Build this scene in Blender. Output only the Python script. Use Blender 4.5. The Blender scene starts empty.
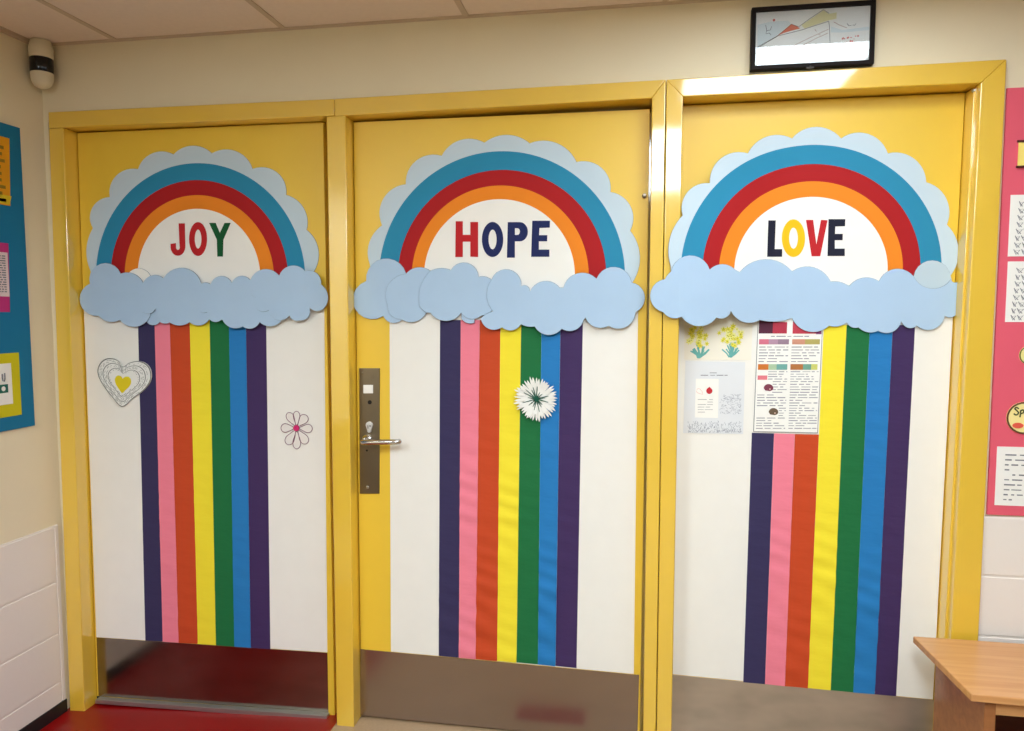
import bpy, bmesh, math, random
from mathutils import Vector, Matrix
random.seed(7)
PI = math.pi
SC = bpy.context.scene
COL = SC.collection

# ---------------------------------------------------------------- camera
CAM = Vector((1.9918, -2.2657, 1.4087)); YAW, PIT, FPX = 0.16509, -0.07244, 735.0
cd = bpy.data.cameras.new('camera'); cam = bpy.data.objects.new('camera', cd); COL.objects.link(cam)
cam.location = CAM; cam.rotation_euler = (PI/2 + PIT, 0, YAW)
cd.sensor_width = 36; cd.lens = FPX/1024*36; cd.clip_start = .02
SC.camera = cam
ROT = Matrix.Rotation(YAW, 3, 'Z') @ Matrix.Rotation(PI/2 + PIT, 3, 'X')

def at(u, v, y=None, x=None, z=None):
    """a sight line of the photograph met with a plane of the place"""
    d = ROT @ Vector(((u-512)/FPX, -(v-365.5)/FPX, -1))
    t = (y-CAM.y)/d.y if y is not None else (x-CAM.x)/d.x if x is not None else (z-CAM.z)/d.z
    return CAM + t*d
def xz(u, v, y):
    p = at(u, v, y=y); return (p.x, p.z)
def crop(ox, oy, s): return lambda q: (ox+q[0]/s, oy+q[1]/s)

# ---------------------------------------------------------------- materials
def lin(c): return tuple((v/12.92 if v <= .04045 else ((v+.055)/1.055)**2.4) for v in (a/255 for a in c)) + (1,)
MATS = {}
def mat(name, c, rough=.7, metal=0., var=.04, scale=30., bump=0., bscale=200., coat=0., spec=.5, stretch=None, coat_ior=1.5):
    if name in MATS: return MATS[name]
    m = bpy.data.materials.new(name); m.use_nodes = True; N, L = m.node_tree.nodes, m.node_tree.links
    b = N['Principled BSDF']; b.inputs['Roughness'].default_value = rough; b.inputs['Metallic'].default_value = metal
    b.inputs['Coat Weight'].default_value = coat; b.inputs['Coat IOR'].default_value = coat_ior; b.inputs['Coat Roughness'].default_value = .075
    b.inputs['Specular IOR Level'].default_value = spec
    tc = N.new('ShaderNodeTexCoord'); mp = N.new('ShaderNodeMapping'); L.new(tc.outputs['Object'], mp.inputs[0])
    if stretch: mp.inputs['Scale'].default_value = stretch
    n = N.new('ShaderNodeTexNoise'); n.inputs['Scale'].default_value = scale; n.inputs['Detail'].default_value = 4
    L.new(mp.outputs[0], n.inputs['Vector'])
    r = N.new('ShaderNodeMix'); r.data_type = 'RGBA'
    col = lin(c)
    r.inputs[6].default_value = tuple(v*(1-var) for v in col[:3])+(1,); r.inputs[7].default_value = tuple(min(1, v*(1+var)) for v in col[:3])+(1,)
    L.new(n.outputs['Fac'], r.inputs[0]); L.new(r.outputs[2], b.inputs['Base Color'])
    if bump:
        n2 = N.new('ShaderNodeTexNoise'); n2.inputs['Scale'].default_value = bscale; n2.inputs['Detail'].default_value = 3
        L.new(mp.outputs[0], n2.inputs['Vector'])
        bp = N.new('ShaderNodeBump'); bp.inputs['Strength'].default_value = bump; bp.inputs['Distance'].default_value = .002
        L.new(n2.outputs['Fac'], bp.inputs['Height']); L.new(bp.outputs[0], b.inputs['Normal'])
    MATS[name] = m; return m
def paper(name, c, **k): return mat(name, c, rough=.75, var=k.pop('var', .03), scale=14, spec=.3, **k)

def steel_mat(name, c, r0, r1, metal=1., smudge=.0):
    """sheet steel: worn patches change its polish and, where dull, its tone"""
    m = mat(name, c, rough=.26, metal=metal, var=.03, scale=9)
    N, L = m.node_tree.nodes, m.node_tree.links; b = N['Principled BSDF']
    tc = N.new('ShaderNodeTexCoord'); mp = N.new('ShaderNodeMapping'); mp.inputs['Scale'].default_value = (1, 1, 2.2)
    n = N.new('ShaderNodeTexNoise'); n.inputs['Scale'].default_value = 7; n.inputs['Detail'].default_value = 2; n.inputs['Roughness'].default_value = .5
    L.new(tc.outputs['Object'], mp.inputs[0]); L.new(mp.outputs[0], n.inputs['Vector'])
    mr = N.new('ShaderNodeMapRange'); mr.inputs[1].default_value = .35; mr.inputs[2].default_value = .7; mr.inputs[3].default_value = r0; mr.inputs[4].default_value = r1
    L.new(n.outputs['Fac'], mr.inputs[0]); L.new(mr.outputs[0], b.inputs['Roughness'])
    if smudge:
        cr = N.new('ShaderNodeValToRGB'); cr.color_ramp.elements[0].position = .36; cr.color_ramp.elements[1].position = .66
        cr.color_ramp.elements[0].color = tuple(v*(1-smudge) for v in lin(c)[:3])+(1,); cr.color_ramp.elements[1].color = tuple(min(1, v*(1+smudge)) for v in lin(c)[:3])+(1,)
        L.new(n.outputs['Fac'], cr.inputs[0]); L.new(cr.outputs[0], b.inputs['Base Color'])
    return m
def wood_mat(name, c1, c2):
    m = mat(name, c1, rough=.38, coat=.25); N, L = m.node_tree.nodes, m.node_tree.links; b = N['Principled BSDF']
    tc = N.new('ShaderNodeTexCoord'); mp = N.new('ShaderNodeMapping'); mp.inputs['Scale'].default_value = (1.6, 26, 26)
    n = N.new('ShaderNodeTexNoise'); n.inputs['Scale'].default_value = 1.7; n.inputs['Detail'].default_value = 6; n.inputs['Distortion'].default_value = .5
    L.new(tc.outputs['Object'], mp.inputs[0]); L.new(mp.outputs[0], n.inputs['Vector'])
    cr = N.new('ShaderNodeValToRGB'); cr.color_ramp.elements[0].color = lin(c1); cr.color_ramp.elements[1].color = lin(c2)
    cr.color_ramp.elements[0].position = .35; cr.color_ramp.elements[1].position = .65
    L.new(n.outputs['Fac'], cr.inputs[0]); L.new(cr.outputs[0], b.inputs['Base Color']); return m
def glow_mat(name, c, s):
    # c is the colour of the lamp in linear light
    m = bpy.data.materials.new(name); m.use_nodes = True; b = m.node_tree.nodes['Principled BSDF']
    b.inputs['Base Color'].default_value = (.8, .8, .8, 1); b.inputs['Emission Color'].default_value = c; b.inputs['Emission Strength'].default_value = s
    return m
def glass_mat():
    m = bpy.data.materials.new('picture_glass'); m.use_nodes = True; N, L = m.node_tree.nodes, m.node_tree.links
    N.remove(N['Principled BSDF']); out = N['Material Output']
    t = N.new('ShaderNodeBsdfTransparent'); g = N.new('ShaderNodeBsdfGlossy'); g.inputs['Roughness'].default_value = .02
    f = N.new('ShaderNodeFresnel'); f.inputs['IOR'].default_value = 1.5; mx = N.new('ShaderNodeMixShader')
    L.new(f.outputs[0], mx.inputs[0]); L.new(t.outputs[0], mx.inputs[1]); L.new(g.outputs[0], mx.inputs[2]); L.new(mx.outputs[0], out.inputs[0])
    return m

YEL = mat('yellow_gloss_paint', (234, 192, 58), rough=.42, var=.03, scale=8, bump=.03, bscale=30, coat=1., coat_ior=1.85)
LEAF = mat('yellow_door_paint', (234, 194, 58), rough=.40, var=.03, scale=6, bump=.03, bscale=50)
CREAM = mat('cream_wall_paint', (234, 222, 190), rough=.7, var=.03, scale=5, bump=.12, bscale=60)
TAUPE = mat('taupe_wall_paint', (138, 132, 120), rough=.7, var=.03, scale=5)
BLOCK = mat('white_block_paint', (234, 226, 216), rough=.55, var=.02, scale=8, bump=.12, bscale=90)
TILE = mat('ceiling_tile', (232, 216, 200), rough=.95, var=.05, scale=60, bump=.15, bscale=120)
TBAR = mat('ceiling_grid_bar', (200, 180, 155), rough=.6)
REDF = mat('red_floor_vinyl', (142, 8, 10), rough=.30, var=.08, scale=5)
BEIGE = mat('beige_floor_vinyl', (168, 142, 110), rough=.38, var=.15, scale=120)
BLACK = mat('black_skirting', (22, 22, 24), rough=.5)
STEEL = steel_mat('brushed_steel', (150, 144, 134), .14, .20, 1., .08); STEEL_S = steel_mat('smudged_steel', (158, 142, 128), .24, .27, .95, .03); STEEL_D = steel_mat('worn_steel', (182, 170, 154), .29, .34, .62, .10)
ALU = mat('aluminium_strip', (190, 190, 188), rough=.38, metal=.9)
BRONZE = mat('dull_steel_lock', (134, 122, 104), rough=.34, metal=1., var=.08, scale=12)
CHROME = mat('chrome_lever', (206, 206, 206), rough=.18, metal=1.)
DARK = mat('dark_hole', (18, 14, 12), rough=.8)
WHITE = paper('white_backing', (236, 233, 224))
CARD_W = paper('white_card', (240, 238, 230))
SCAL = paper('pale_blue_card', (196, 214, 224))
CLOUD = paper('blue_cloud_card', (172, 198, 222), bump=.03, bscale=30)
CLOUD2 = paper('pale_cloud_card', (186, 204, 214), bump=.03, bscale=30)
BLUE = paper('sky_blue_card', (40, 136, 172)); RED = paper('red_card', (170, 22, 26)); ORANGE = paper('orange_card', (236, 134, 30))
S_NAVY = paper('navy_strip', (52, 46, 84), bump=1., bscale=17, stretch=(.8, 1, 2.2)); S_PINK = paper('pink_strip', (236, 128, 146), bump=1., bscale=17, stretch=(.8, 1, 2.2))
S_ORNG = paper('rust_orange_strip', (196, 70, 30), bump=1., bscale=17, stretch=(.8, 1, 2.2)); S_YELL = paper('yellow_strip', (242, 222, 50), bump=1., bscale=17, stretch=(.8, 1, 2.2))
S_GREN = paper('green_strip', (22, 108, 58), bump=1., bscale=17, stretch=(.8, 1, 2.2)); S_BLUE = paper('blue_strip', (34, 120, 184), bump=1., bscale=17, stretch=(.8, 1, 2.2))
S_PURP = paper('purple_strip', (62, 42, 88), bump=1., bscale=17, stretch=(.8, 1, 2.2))
L_RED = paper('red_letter', (186, 30, 36)); L_GREEN = paper('green_letter', (8, 84, 42)); L_NAVY = paper('navy_letter', (28, 38, 88))
L_DARK = paper('dark_navy_letter', (24, 26, 46)); L_YELL = paper('yellow_letter', (242, 188, 14))
INK = paper('black_ink', (40, 40, 44)); GREYINK = paper('grey_ink', (120, 120, 124)); PALEINK = paper('pale_grey_ink', (196, 198, 204))

# ---------------------------------------------------------------- mesh helpers
def prism(bm, pts, y0, y1):
    """polygon in (x,z), from y0 (front) to y1 (rear)"""
    a = sum(pts[i][0]*pts[(i+1) % len(pts)][1]-pts[(i+1) % len(pts)][0]*pts[i][1] for i in range(len(pts)))
    if a < 0: pts = pts[::-1]
    f = [bm.verts.new((p[0], y0, p[1])) for p in pts]; r = [bm.verts.new((p[0], y1, p[1])) for p in pts]
    bm.faces.new(f); bm.faces.new(r[::-1])
    for i in range(len(pts)):
        j = (i+1) % len(pts); bm.faces.new((f[j], f[i], r[i], r[j]))
def ring(bm, outer, inner, y0, y1, closed=True):
    n = len(outer); V = [[bm.verts.new((p[0], y, p[1])) for p in loop] for y in (y0, y1) for loop in (outer, inner)]
    of, inf, ob, ib = V
    for i in range(n if closed else n-1):
        j = (i+1) % n
        bm.faces.new((of[i], of[j], inf[j], inf[i])); bm.faces.new((ob[j], ob[i], ib[i], ib[j]))
        bm.faces.new((of[j], of[i], ob[i], ob[j])); bm.faces.new((inf[i], inf[j], ib[j], ib[i]))
    if not closed:
        bm.faces.new((of[0], inf[0], ib[0], ob[0])); bm.faces.new((inf[-1], of[-1], ob[-1], ib[-1]))
    bmesh.ops.recalc_face_normals(bm, faces=bm.faces)
def box(bm, x0, x1, y0, y1, z0, z1, bevel=0.):
    r = bmesh.ops.create_cube(bm, size=1); vs = r['verts']
    for v in vs: v.co = Vector(((x0+x1)/2+v.co.x*(x1-x0), (y0+y1)/2+v.co.y*(y1-y0), (z0+z1)/2+v.co.z*(z1-z0)))
    if bevel:
        es = list({e for v in vs for e in v.link_edges}); bmesh.ops.bevel(bm, geom=es, offset=bevel, segments=2, affect='EDGES', profile=.5)
def quad(bm, q, y0, y1): prism(bm, q, y0, y1)
def tube(bm, pts, r, n=8, closed=False):
    P = [Vector(p) for p in pts]; m = len(P); rings = []
    for i, p in enumerate(P):
        a = P[(i-1) % m] if (closed or i) else p; b = P[(i+1) % m] if (closed or i < m-1) else p
        t = (b-a).normalized(); s = t.cross(Vector((0, 1, 0)))
        if s.length < .1: s = t.cross(Vector((0, 0, 1)))
        s.normalize(); w = s.cross(t); rr = r[i] if isinstance(r, (list, tuple)) else r
        rings.append([bm.verts.new(p+s*rr*math.cos(2*PI*k/n)+w*rr*math.sin(2*PI*k/n)) for k in range(n)])
    for i in range(m if closed else m-1):
        A, B = rings[i], rings[(i+1) % m]
        for k in range(n): bm.faces.new((A[k], A[(k+1) % n], B[(k+1) % n], B[k]))
    if not closed: bm.faces.new(rings[0][::-1]); bm.faces.new(rings[-1])
    bmesh.ops.recalc_face_normals(bm, faces=bm.faces)
def lathe(bm, prof, c, axis='Z', n=32):
    """prof = (radius, distance along axis); axis 'Y' points to the viewer"""
    R = []
    for r, h in prof:
        row = []
        for k in range(n):
            a = 2*PI*k/n
            q = (r*math.cos(a), r*math.sin(a), h) if axis == 'Z' else (r*math.cos(a), -h, r*math.sin(a))
            row.append(bm.verts.new(Vector(c)+Vector(q)))
        R.append(row)
    for A, B in zip(R, R[1:]):
        for k in range(n): bm.faces.new((A[k], A[(k+1) % n], B[(k+1) % n], B[k]))
    bm.faces.new(R[0][::-1]); bm.faces.new(R[-1]); bmesh.ops.recalc_face_normals(bm, faces=bm.faces)
def disc(bm, c, r, y0, y1, n=20, sx=1., a0=0.):
    prism(bm, [(c[0]+r*sx*math.cos(a0+2*PI*k/n), c[1]+r*math.sin(a0+2*PI*k/n)) for k in range(n)], y0, y1)
def stroke(bm, pts, w, y0, y1):
    """flat pen line of width w along (x,z) points"""
    P = [Vector(p) for p in pts]; A, B = [], []
    for i, p in enumerate(P):
        t = (P[min(i+1, len(P)-1)]-P[max(i-1, 0)])
        if t.length < 1e-9: t = Vector((1, 0))
        t.normalize(); s = Vector((-t.y, t.x))*w/2; A.append(p+s); B.append(p-s)
    for i in range(len(P)-1):
        prism(bm, [A[i], A[i+1], B[i+1], B[i]], y0, y1)
def arc3(a, b, c, n=12):
    """circular arc a -> c through b"""
    ax, ay = a; bx, by = b; cx, cy = c
    d = 2*(ax*(by-cy)+bx*(cy-ay)+cx*(ay-by))
    if abs(d) < 1e-9: return [a, b, c]
    ux = ((ax*ax+ay*ay)*(by-cy)+(bx*bx+by*by)*(cy-ay)+(cx*cx+cy*cy)*(ay-by))/d
    uy = ((ax*ax+ay*ay)*(cx-bx)+(bx*bx+by*by)*(ax-cx)+(cx*cx+cy*cy)*(bx-ax))/d
    r = math.hypot(ax-ux, ay-uy); t0 = math.atan2(ay-uy, ax-ux); tb = (math.atan2(by-uy, bx-ux)-t0) % (2*PI); tc = (math.atan2(cy-uy, cx-ux)-t0) % (2*PI)
    if tb > tc: tc -= 2*PI
    return [(ux+r*math.cos(t0+tc*i/n), uy+r*math.sin(t0+tc*i/n)) for i in range(n+1)]
def circ3(a, b, c):
    ax, ay = a; bx, by = b; cx, cy = c; d = 2*(ax*(by-cy)+bx*(cy-ay)+cx*(ay-by))
    ux = ((ax*ax+ay*ay)*(by-cy)+(bx*bx+by*by)*(cy-ay)+(cx*cx+cy*cy)*(ay-by))/d
    uy = ((ax*ax+ay*ay)*(cx-bx)+(bx*bx+by*by)*(ax-cx)+(cx*cx+cy*cy)*(bx-ax))/d
    return ux, uy, math.hypot(ax-ux, ay-uy)
def spline(pts, n=5, closed=True):
    out = []; m = len(pts)
    for i in range(m if closed else m-1):
        g = lambda k: pts[k % m] if closed else pts[max(0, min(m-1, k))]
        p0, p1, p2, p3 = g(i-1), g(i), g(i+1), g(i+2)
        for s in range(n):
            t = s/n
            out.append(tuple(.5*(2*p1[k]+(p2[k]-p0[k])*t+(2*p0[k]-5*p1[k]+4*p2[k]-p3[k])*t*t+(3*p1[k]-p0[k]-3*p2[k]+p3[k])*t**3) for k in (0, 1)))
    if not closed: out.append(tuple(pts[-1]))
    return out
def lobes(segs, cv, to, n=12):
    out = []
    for s in segs:
        pts = arc3(*[cv(q) for q in s], n=n) if len(s) == 3 else [cv(q) for q in s]
        for p in pts:
            if not out or math.hypot(p[0]-out[-1][0], p[1]-out[-1][1]) > .15: out.append(p)
    return [to(*p) for p in out]

def sstep(t): t = max(0., min(1., t)); return t*t*(3-2*t)
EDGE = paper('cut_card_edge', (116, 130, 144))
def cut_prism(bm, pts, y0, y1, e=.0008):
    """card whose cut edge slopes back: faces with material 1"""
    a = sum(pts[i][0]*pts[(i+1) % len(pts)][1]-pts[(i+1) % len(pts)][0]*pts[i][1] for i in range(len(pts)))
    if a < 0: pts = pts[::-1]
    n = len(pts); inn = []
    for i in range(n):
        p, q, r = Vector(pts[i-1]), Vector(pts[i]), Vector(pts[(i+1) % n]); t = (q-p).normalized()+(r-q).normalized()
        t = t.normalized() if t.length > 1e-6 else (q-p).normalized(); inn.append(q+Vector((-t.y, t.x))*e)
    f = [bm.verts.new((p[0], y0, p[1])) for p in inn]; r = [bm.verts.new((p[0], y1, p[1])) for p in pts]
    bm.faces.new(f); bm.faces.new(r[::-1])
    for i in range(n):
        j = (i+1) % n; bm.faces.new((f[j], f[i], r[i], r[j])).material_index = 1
def obj(name, bm, m, parent=None, smooth=False, bevel=0.):
    me = bpy.data.meshes.new(name)
    if parent is not None:
        off = parent['_w'] if '_w' in parent else (0, 0, 0); org = Vector((0, 0, 0)); sh = Vector(off)
    else:
        xs = [v.co for v in bm.verts]
        org = Vector(((min(v.x for v in xs)+max(v.x for v in xs))/2, (min(v.y for v in xs)+max(v.y for v in xs))/2, min(v.z for v in xs))); sh = org
    bmesh.ops.translate(bm, verts=bm.verts, vec=-sh)
    if bevel: bmesh.ops.bevel(bm, geom=list(bm.edges), offset=bevel, segments=3, affect='EDGES', profile=.5, clamp_overlap=True)
    bm.normal_update()
    if smooth:
        for f in bm.faces: f.smooth = not (bevel and f.calc_area() > .0008 and max(abs(c) for c in f.normal) > .98)
    bm.to_mesh(me); bm.free()
    for mm in (m if isinstance(m, (list, tuple)) else [m]): me.materials.append(mm)
    if smooth:
        if not bevel: me.set_sharp_from_angle(angle=math.radians(40))
    o = bpy.data.objects.new(name, me); COL.objects.link(o); o.location = org
    if parent is not None: o.parent = parent
    o['_w'] = tuple(sh)
    return o
def thing(name, label, cat, loc, group=None):
    o = bpy.data.objects.new(name, None); COL.objects.link(o); o.location = loc; o['_w'] = tuple(loc); o.empty_display_size = .05
    return tag(o, label, cat, group)
def tag(o, label, cat, group=None):
    o['label'] = label; o['category'] = cat
    if group: o['group'] = group
    return o
def struct(name, bm, m, **k):
    o = obj(name, bm, m, **k); o['kind'] = 'structure'; return o
def B(): return bmesh.new()

# ---------------------------------------------------------------- setting
HC = 2.317; WY = .02; WX = -.025; RX = 5.2; BY = -4.6
D = {1: .06, 2: .06, 3: .080}                       # how far each door leaf sits behind the face of its frame

bm = B()                                           # floor: red vinyl at the left, beige beyond, left part tilted down to reach the frame foot's place in the image
xs = [WX-.1, 1.005, 2.2, RX+.1]; zs = [-.034, .012, .012, .012]
for i, ya_, yb_ in ((0, -1.3, .3), (0, BY-.1, -1.3), (1, BY-.1, .3), (2, BY-.1, .3)):
    vs = [bm.verts.new(p) for p in ((xs[i], ya_, zs[i]), (xs[i+1], ya_, zs[i+1]), (xs[i+1], yb_, zs[i+1]), (xs[i], yb_, zs[i]))]
    vb = [bm.verts.new(v.co-Vector((0, 0, .08))) for v in vs]
    f = bm.faces.new(vs); f.material_index = 0 if i == 0 and yb_ > 0 else 1
    bm.faces.new(vb[::-1])
    for k in range(4): bm.faces.new((vs[(k+1) % 4], vs[k], vb[k], vb[(k+1) % 4]))
bmesh.ops.recalc_face_normals(bm, faces=bm.faces)
n0 = len(bm.faces); box(bm, 1.60, 1.84, -.12, -.02, .010, .0126); bm.faces.ensure_lookup_table()   # unseen red inlay, added only for its red reflection in the steel
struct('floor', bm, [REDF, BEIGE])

bm = B(); box(bm, WX-.1, RX+.1, BY-.1, .3, HC, HC+.08); struct('ceiling', bm, TILE)
bm = B()                                           # lay-in tile grid
for k in range(-1, 9):
    x = .27+.6*k
    if WX < x < RX: box(bm, x-.009, x+.009, BY, WY, HC-.003, HC-.0002)
for k in range(0, 8):
    y = -.42-.6*k
    if y > BY: box(bm, WX, RX, y-.009, y+.009, HC-.0025, HC-.0002)
box(bm, WX, RX, WY-.018, WY-.0005, HC-.004, HC-.0002); box(bm, WX+.0005, WX+.016, BY, WY, HC-.013, HC-.0002)
struct('trim_1', bm, TBAR)

bm = B()                                           # the wall the doors stand in
box(bm, WX-.1, RX, WY, .3, 2.06, HC); box(bm, 2.96, RX, WY, .3, -.06, 2.06); box(bm, WX-.1, WX+.018, WY, .3, -.1, 2.06)
box(bm, WX-.1, 3., .19, .3, -.1, 2.06)
struct('wall_back', bm, CREAM)
bm = B(); box(bm, WX-.1, WX, BY, .3, -.12, HC); struct('wall_left', bm, CREAM)
bm = B(); box(bm, RX, RX+.1, BY, .3, -.12, HC); struct('wall_right', bm, TAUPE)
bm = B(); box(bm, WX-.1, RX+.1, BY-.1, BY, -.12, HC); struct('wall_front', bm, TAUPE)
# painted blockwork dado, left wall
def wall_courses(bm, z_edges, a0, a1, place, joints, gap=.0035):
    for i, (za, zb) in enumerate(zip(z_edges, z_edges[1:])):
        cuts = [a0]+[j for j in joints[i % len(joints)] if a0 < j < a1]+[a1]
        for c0, c1 in zip(cuts, cuts[1:]): place(bm, c0+gap*.5, c1-gap*.5, za+gap, zb-gap)
bm = B()
def pl(bm, a, b, z0, z1): box(bm, WX, WX+.006, a, b, z0, z1, .0015)
wall_courses(bm, [-.03, .092, .27, .456, .655], -4.5, -.022, pl, [[-.62-.45*k for k in range(9)], [-.84-.45*k for k in range(9)]])
box(bm, WX, WX+.0035, -4.5, -.004, -.03, .657); box(bm, WX, WX+.0065, -.018, -.004, -.03, .655, .001)
struct('trim_2', bm, BLOCK)
bm = B()                                           # right of the doors the block courses run below the pink board
def pr(bm, a, b, z0, z1): box(bm, a, b, WY-.006, WY, z0, z1, .0015)
wall_courses(bm, [.1, .28, .466, .646, .822], 2.985, 5.1, pr, [[3.42+.45*k for k in range(4)], [3.2+.45*k for k in range(4)]])
box(bm, 2.985, 5.1, WY-.0035, WY, .1, .822)
struct('trim_3', bm, BLOCK)
tb = at(68.7, 697, x=WX+.008)
bm = B(); v = [(-.006, -.045), (-.006, tb.z), (-4.5, tb.z), (-4.5, -.045)]
box(bm, WX, WX+.010, -4.5, -.002, -.045, tb.z, .002); struct('baseboard_left', bm, BLACK)

# ---------------------------------------------------------------- door frames (yellow gloss)
def frame_piece(name, px, y1, y0=0.):
    bm = B(); prism(bm, [xz(u, v, y0) for u, v in px], y0, y1)
    return struct(name, bm, YEL, bevel=.003, smooth=True)
def frame_xz(name, pts, y1, y0=0.):
    bm = B(); prism(bm, pts, y0, y1); return struct(name, bm, YEL, bevel=.003, smooth=True)
top1, top2, top3 = xz(48, 112, 0), xz(334, 98.7, 0), xz(666.2, 79.4, 0); top4 = xz(1007, 59, 0)
hb1, hb2 = xz(64, 127.5, 0), xz(328, 116, 0)
hb3, hb4 = xz(346, 115.5, 0), xz(652, 98, 0); hb5, hb6 = xz(683, 96.6, 0), xz(981, 82.8, 0)
fl = -.036
def ext(p, q, z): t = (z-p[1])/(q[1]-p[1]); return (p[0]+(q[0]-p[0])*t, z)
# heads
frame_xz('trim_4', [top1, top2, (top2[0], hb2[1]), (ext(top1, (-.009, fl), hb1[1])[0], hb1[1])], .18)
frame_xz('trim_5', [(top2[0]+.0012, top2[1]), (top3[0]-.001, top3[1]), hb4, (top2[0]+.0012, hb3[1])], .18)
frame_xz('trim_6', [(top3[0]+.0012, top3[1]), top4, hb6, hb5], .18)
# uprights
fl = -.036
frame_xz('trim_7', [(ext(top1, (-.009, fl), hb1[1])[0], hb1[1]-.0008), (hb1[0]-.003, hb1[1]-.0008), (.0515, fl+.003), (-.009, fl)], .18)
frame_xz('trim_8', [(xz(326.4, 116, 0)[0], hb2[1]-.001), (xz(345.4, 116, 0)[0], hb2[1]-.001), (xz(354, 726, 0)[0], .011), (xz(336.6, 724.7, 0)[0], .011)], .18)
a = xz(643, 731, 0); b = xz(656.2, 731, 0); c = xz(671.6, 731, 0)
frame_xz('trim_9', [hb4, (top3[0]-.001, top3[1]-.0002), ext((top3[0]-.001, top3[1]), (b[0]-.001, b[1]), .011), ext(hb4, a, .011)], .18)
frame_xz('trim_10', [(top3[0]+.0012, top3[1]-.0002), hb5, ext(hb5, c, .011), ext((top3[0]+.0012, top3[1]), (b[0]+.0012, b[1]), .011)], .18)
e1, e2 = xz(956.4, 540, 0), xz(980.5, 600, 0)
frame_xz('trim_11', [hb6, top4, ext(top4, e2, .011), ext(hb6, e1, .011)], .18)
RJ = lambda z: ext(hb6, e1, z)[0]                   # inner face of the right jamb
bm = B(); prism(bm, [(RJ(2.035)-.006, 2.035), (RJ(2.035)+.002, 2.035), (RJ(.02)+.002, .02), (RJ(.02)-.006, .02)], .028, .15)
struct('trim_12', bm, YEL, bevel=.002, smooth=True)  # door stop

# ---------------------------------------------------------------- doors
def door(n, left, right, top, bottom):
    d = D[n]; bm = B(); prism(bm, [(left(bottom), bottom), (right(bottom), bottom), (right(top), top), (left(top), top)], d, d+.044)
    o = struct('door_%d' % n, bm, LEAF, bevel=.0015)
    return o
lj = lambda z: ext((hb1[0]-.003, hb1[1]), (.0515, fl), z)[0]
m1l = lambda z: ext(xz(326.4, 116, 0), xz(336.6, 724.7, 0), z)[0]
m1r = lambda z: ext(xz(345.4, 116, 0), xz(354, 726, 0), z)[0]
m2l = lambda z: ext(hb4, a, z)[0]; m2r = lambda z: ext(hb5, c, z)[0]
r1 = lambda z: ext(xz(324.6, 200, D[1]), xz(334.2, 690, D[1]), z)[0]
r2 = lambda z: ext(xz(648.6, 200, D[2]), xz(640.4, 690, D[2]), z)[0]
r3 = lambda z: RJ(z)-.0075
d1 = door(1, lambda z: lj(z)+.003, r1, hb1[1]-.004, -.002)
d2 = door(2, lambda z: m1r(z)+.003, r2, hb3[1]-.006, .024)
d3 = door(3, lambda z: m2r(z)+.003, r3, hb5[1]-.004, .024)
# shadow-gap stops behind the leaf edges
bm = B(); box(bm, r1(1.)-.03, m1l(1.)+.01, .115, .15, .02, 2.03); box(bm, r2(1.)-.03, m2l(1.)+.01, .115, .15, .02, 2.03); struct('trim_13', bm, YEL)

def kick(dr, n, px, m=None):
    d = D[n]; q = [xz(u, v, d) for u, v in px]
    bm = B(); prism(bm, q, d-.0015, d); o = obj('kick_plate', bm, m or STEEL, dr, bevel=.0004); o['label'] = 'stainless steel kick plate'
kick(d1, 1, [(96.7, 637.3), (327.5, 652.6), (328.5, 712.4), (98.8, 695.8)])
kick(d2, 2, [(360.5, 649), (639.2, 674.8), (637.3, 742), (359.5, 715.2)], STEEL_S)
kick(d3, 3, [(672.5, 674.5), (935.6, 700), (930, 772), (670.5, 740)], STEEL_D)
q = [xz(u, v, .055) for u, v in ((99, 697), (329, 713.2), (329, 718), (99, 701))]
bm = B(); prism(bm, q, .036, .0595); o = obj('threshold_strip', bm, ALU, d1, bevel=.001); o['label'] = 'aluminium weather strip along the bottom edge'
# floor-level sills close the gap under the leaves
bm = B(); box(bm, lj(0)-.01, m1l(0)+.01, .062, .18, -.05, -.004); box(bm, m1r(0)-.01, m2l(0)+.01, .075, .18, -.01, .0125); struct('trim_14', bm, BLACK)

# door closer knob / pin on the door 2 edge and stop pin at the top right
bm = B(); lathe(bm, [(.007, 0), (.007, .004), (.004, .006), (.003, .018), (.0045, .02), (.0045, .024)], (xz(645, 196, D[2])[0]-.002, D[2], xz(645, 196, D[2])[1]), 'Y', 14)
obj('stop_pin', bm, BRONZE, d2, smooth=True)
pz = hb6[1]-.012
bm = B(); lathe(bm, [(.005, 0), (.005, .004), (.003, .008)], (RJ(pz)-.006, .032, pz), 'Y', 12); o = struct('trim_15', bm, ALU)

# ---- lock plate on door 2
cz_ = crop(340, 350, 4.568); dd = D[2]
def lk(x, y): return xz(*cz_((x, y)), dd)
bm = B(); prism(bm, [lk(89, 83), lk(183, 83), lk(181, 655), lk(92, 655)], dd-.004, dd)
plate = obj('lock_plate', bm, BRONZE, d2, bevel=.001); plate['label'] = 'tall dull steel lock plate'
def knob(name, xy, prof, m, lab=None, n=20):
    p = lk(*xy); bm = B(); lathe(bm, prof, (p[0], dd-.004, p[1]), 'Y', n); o = obj(name, bm, m, plate, smooth=True)
    if lab: o['label'] = lab
    return o
knob('screw', (105, 108), [(.0055, 0), (.005, .0015), (.002, .002)], BRONZE)
knob('screw', (128, 625), [(.006, 0), (.0055, .0015), (.002, .002)], CHROME)
knob('keyhole', (148, 124), [(.009, 0), (.009, .001), (.004, .0012)], BRONZE)
knob('keyhole', (138, 238), [(.007, 0), (.007, .0008), (.0065, .0008)], DARK)
knob('keyhole', (125, 458), [(.0035, 0), (.0035, .0008), (.003, .0008)], DARK)
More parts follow.
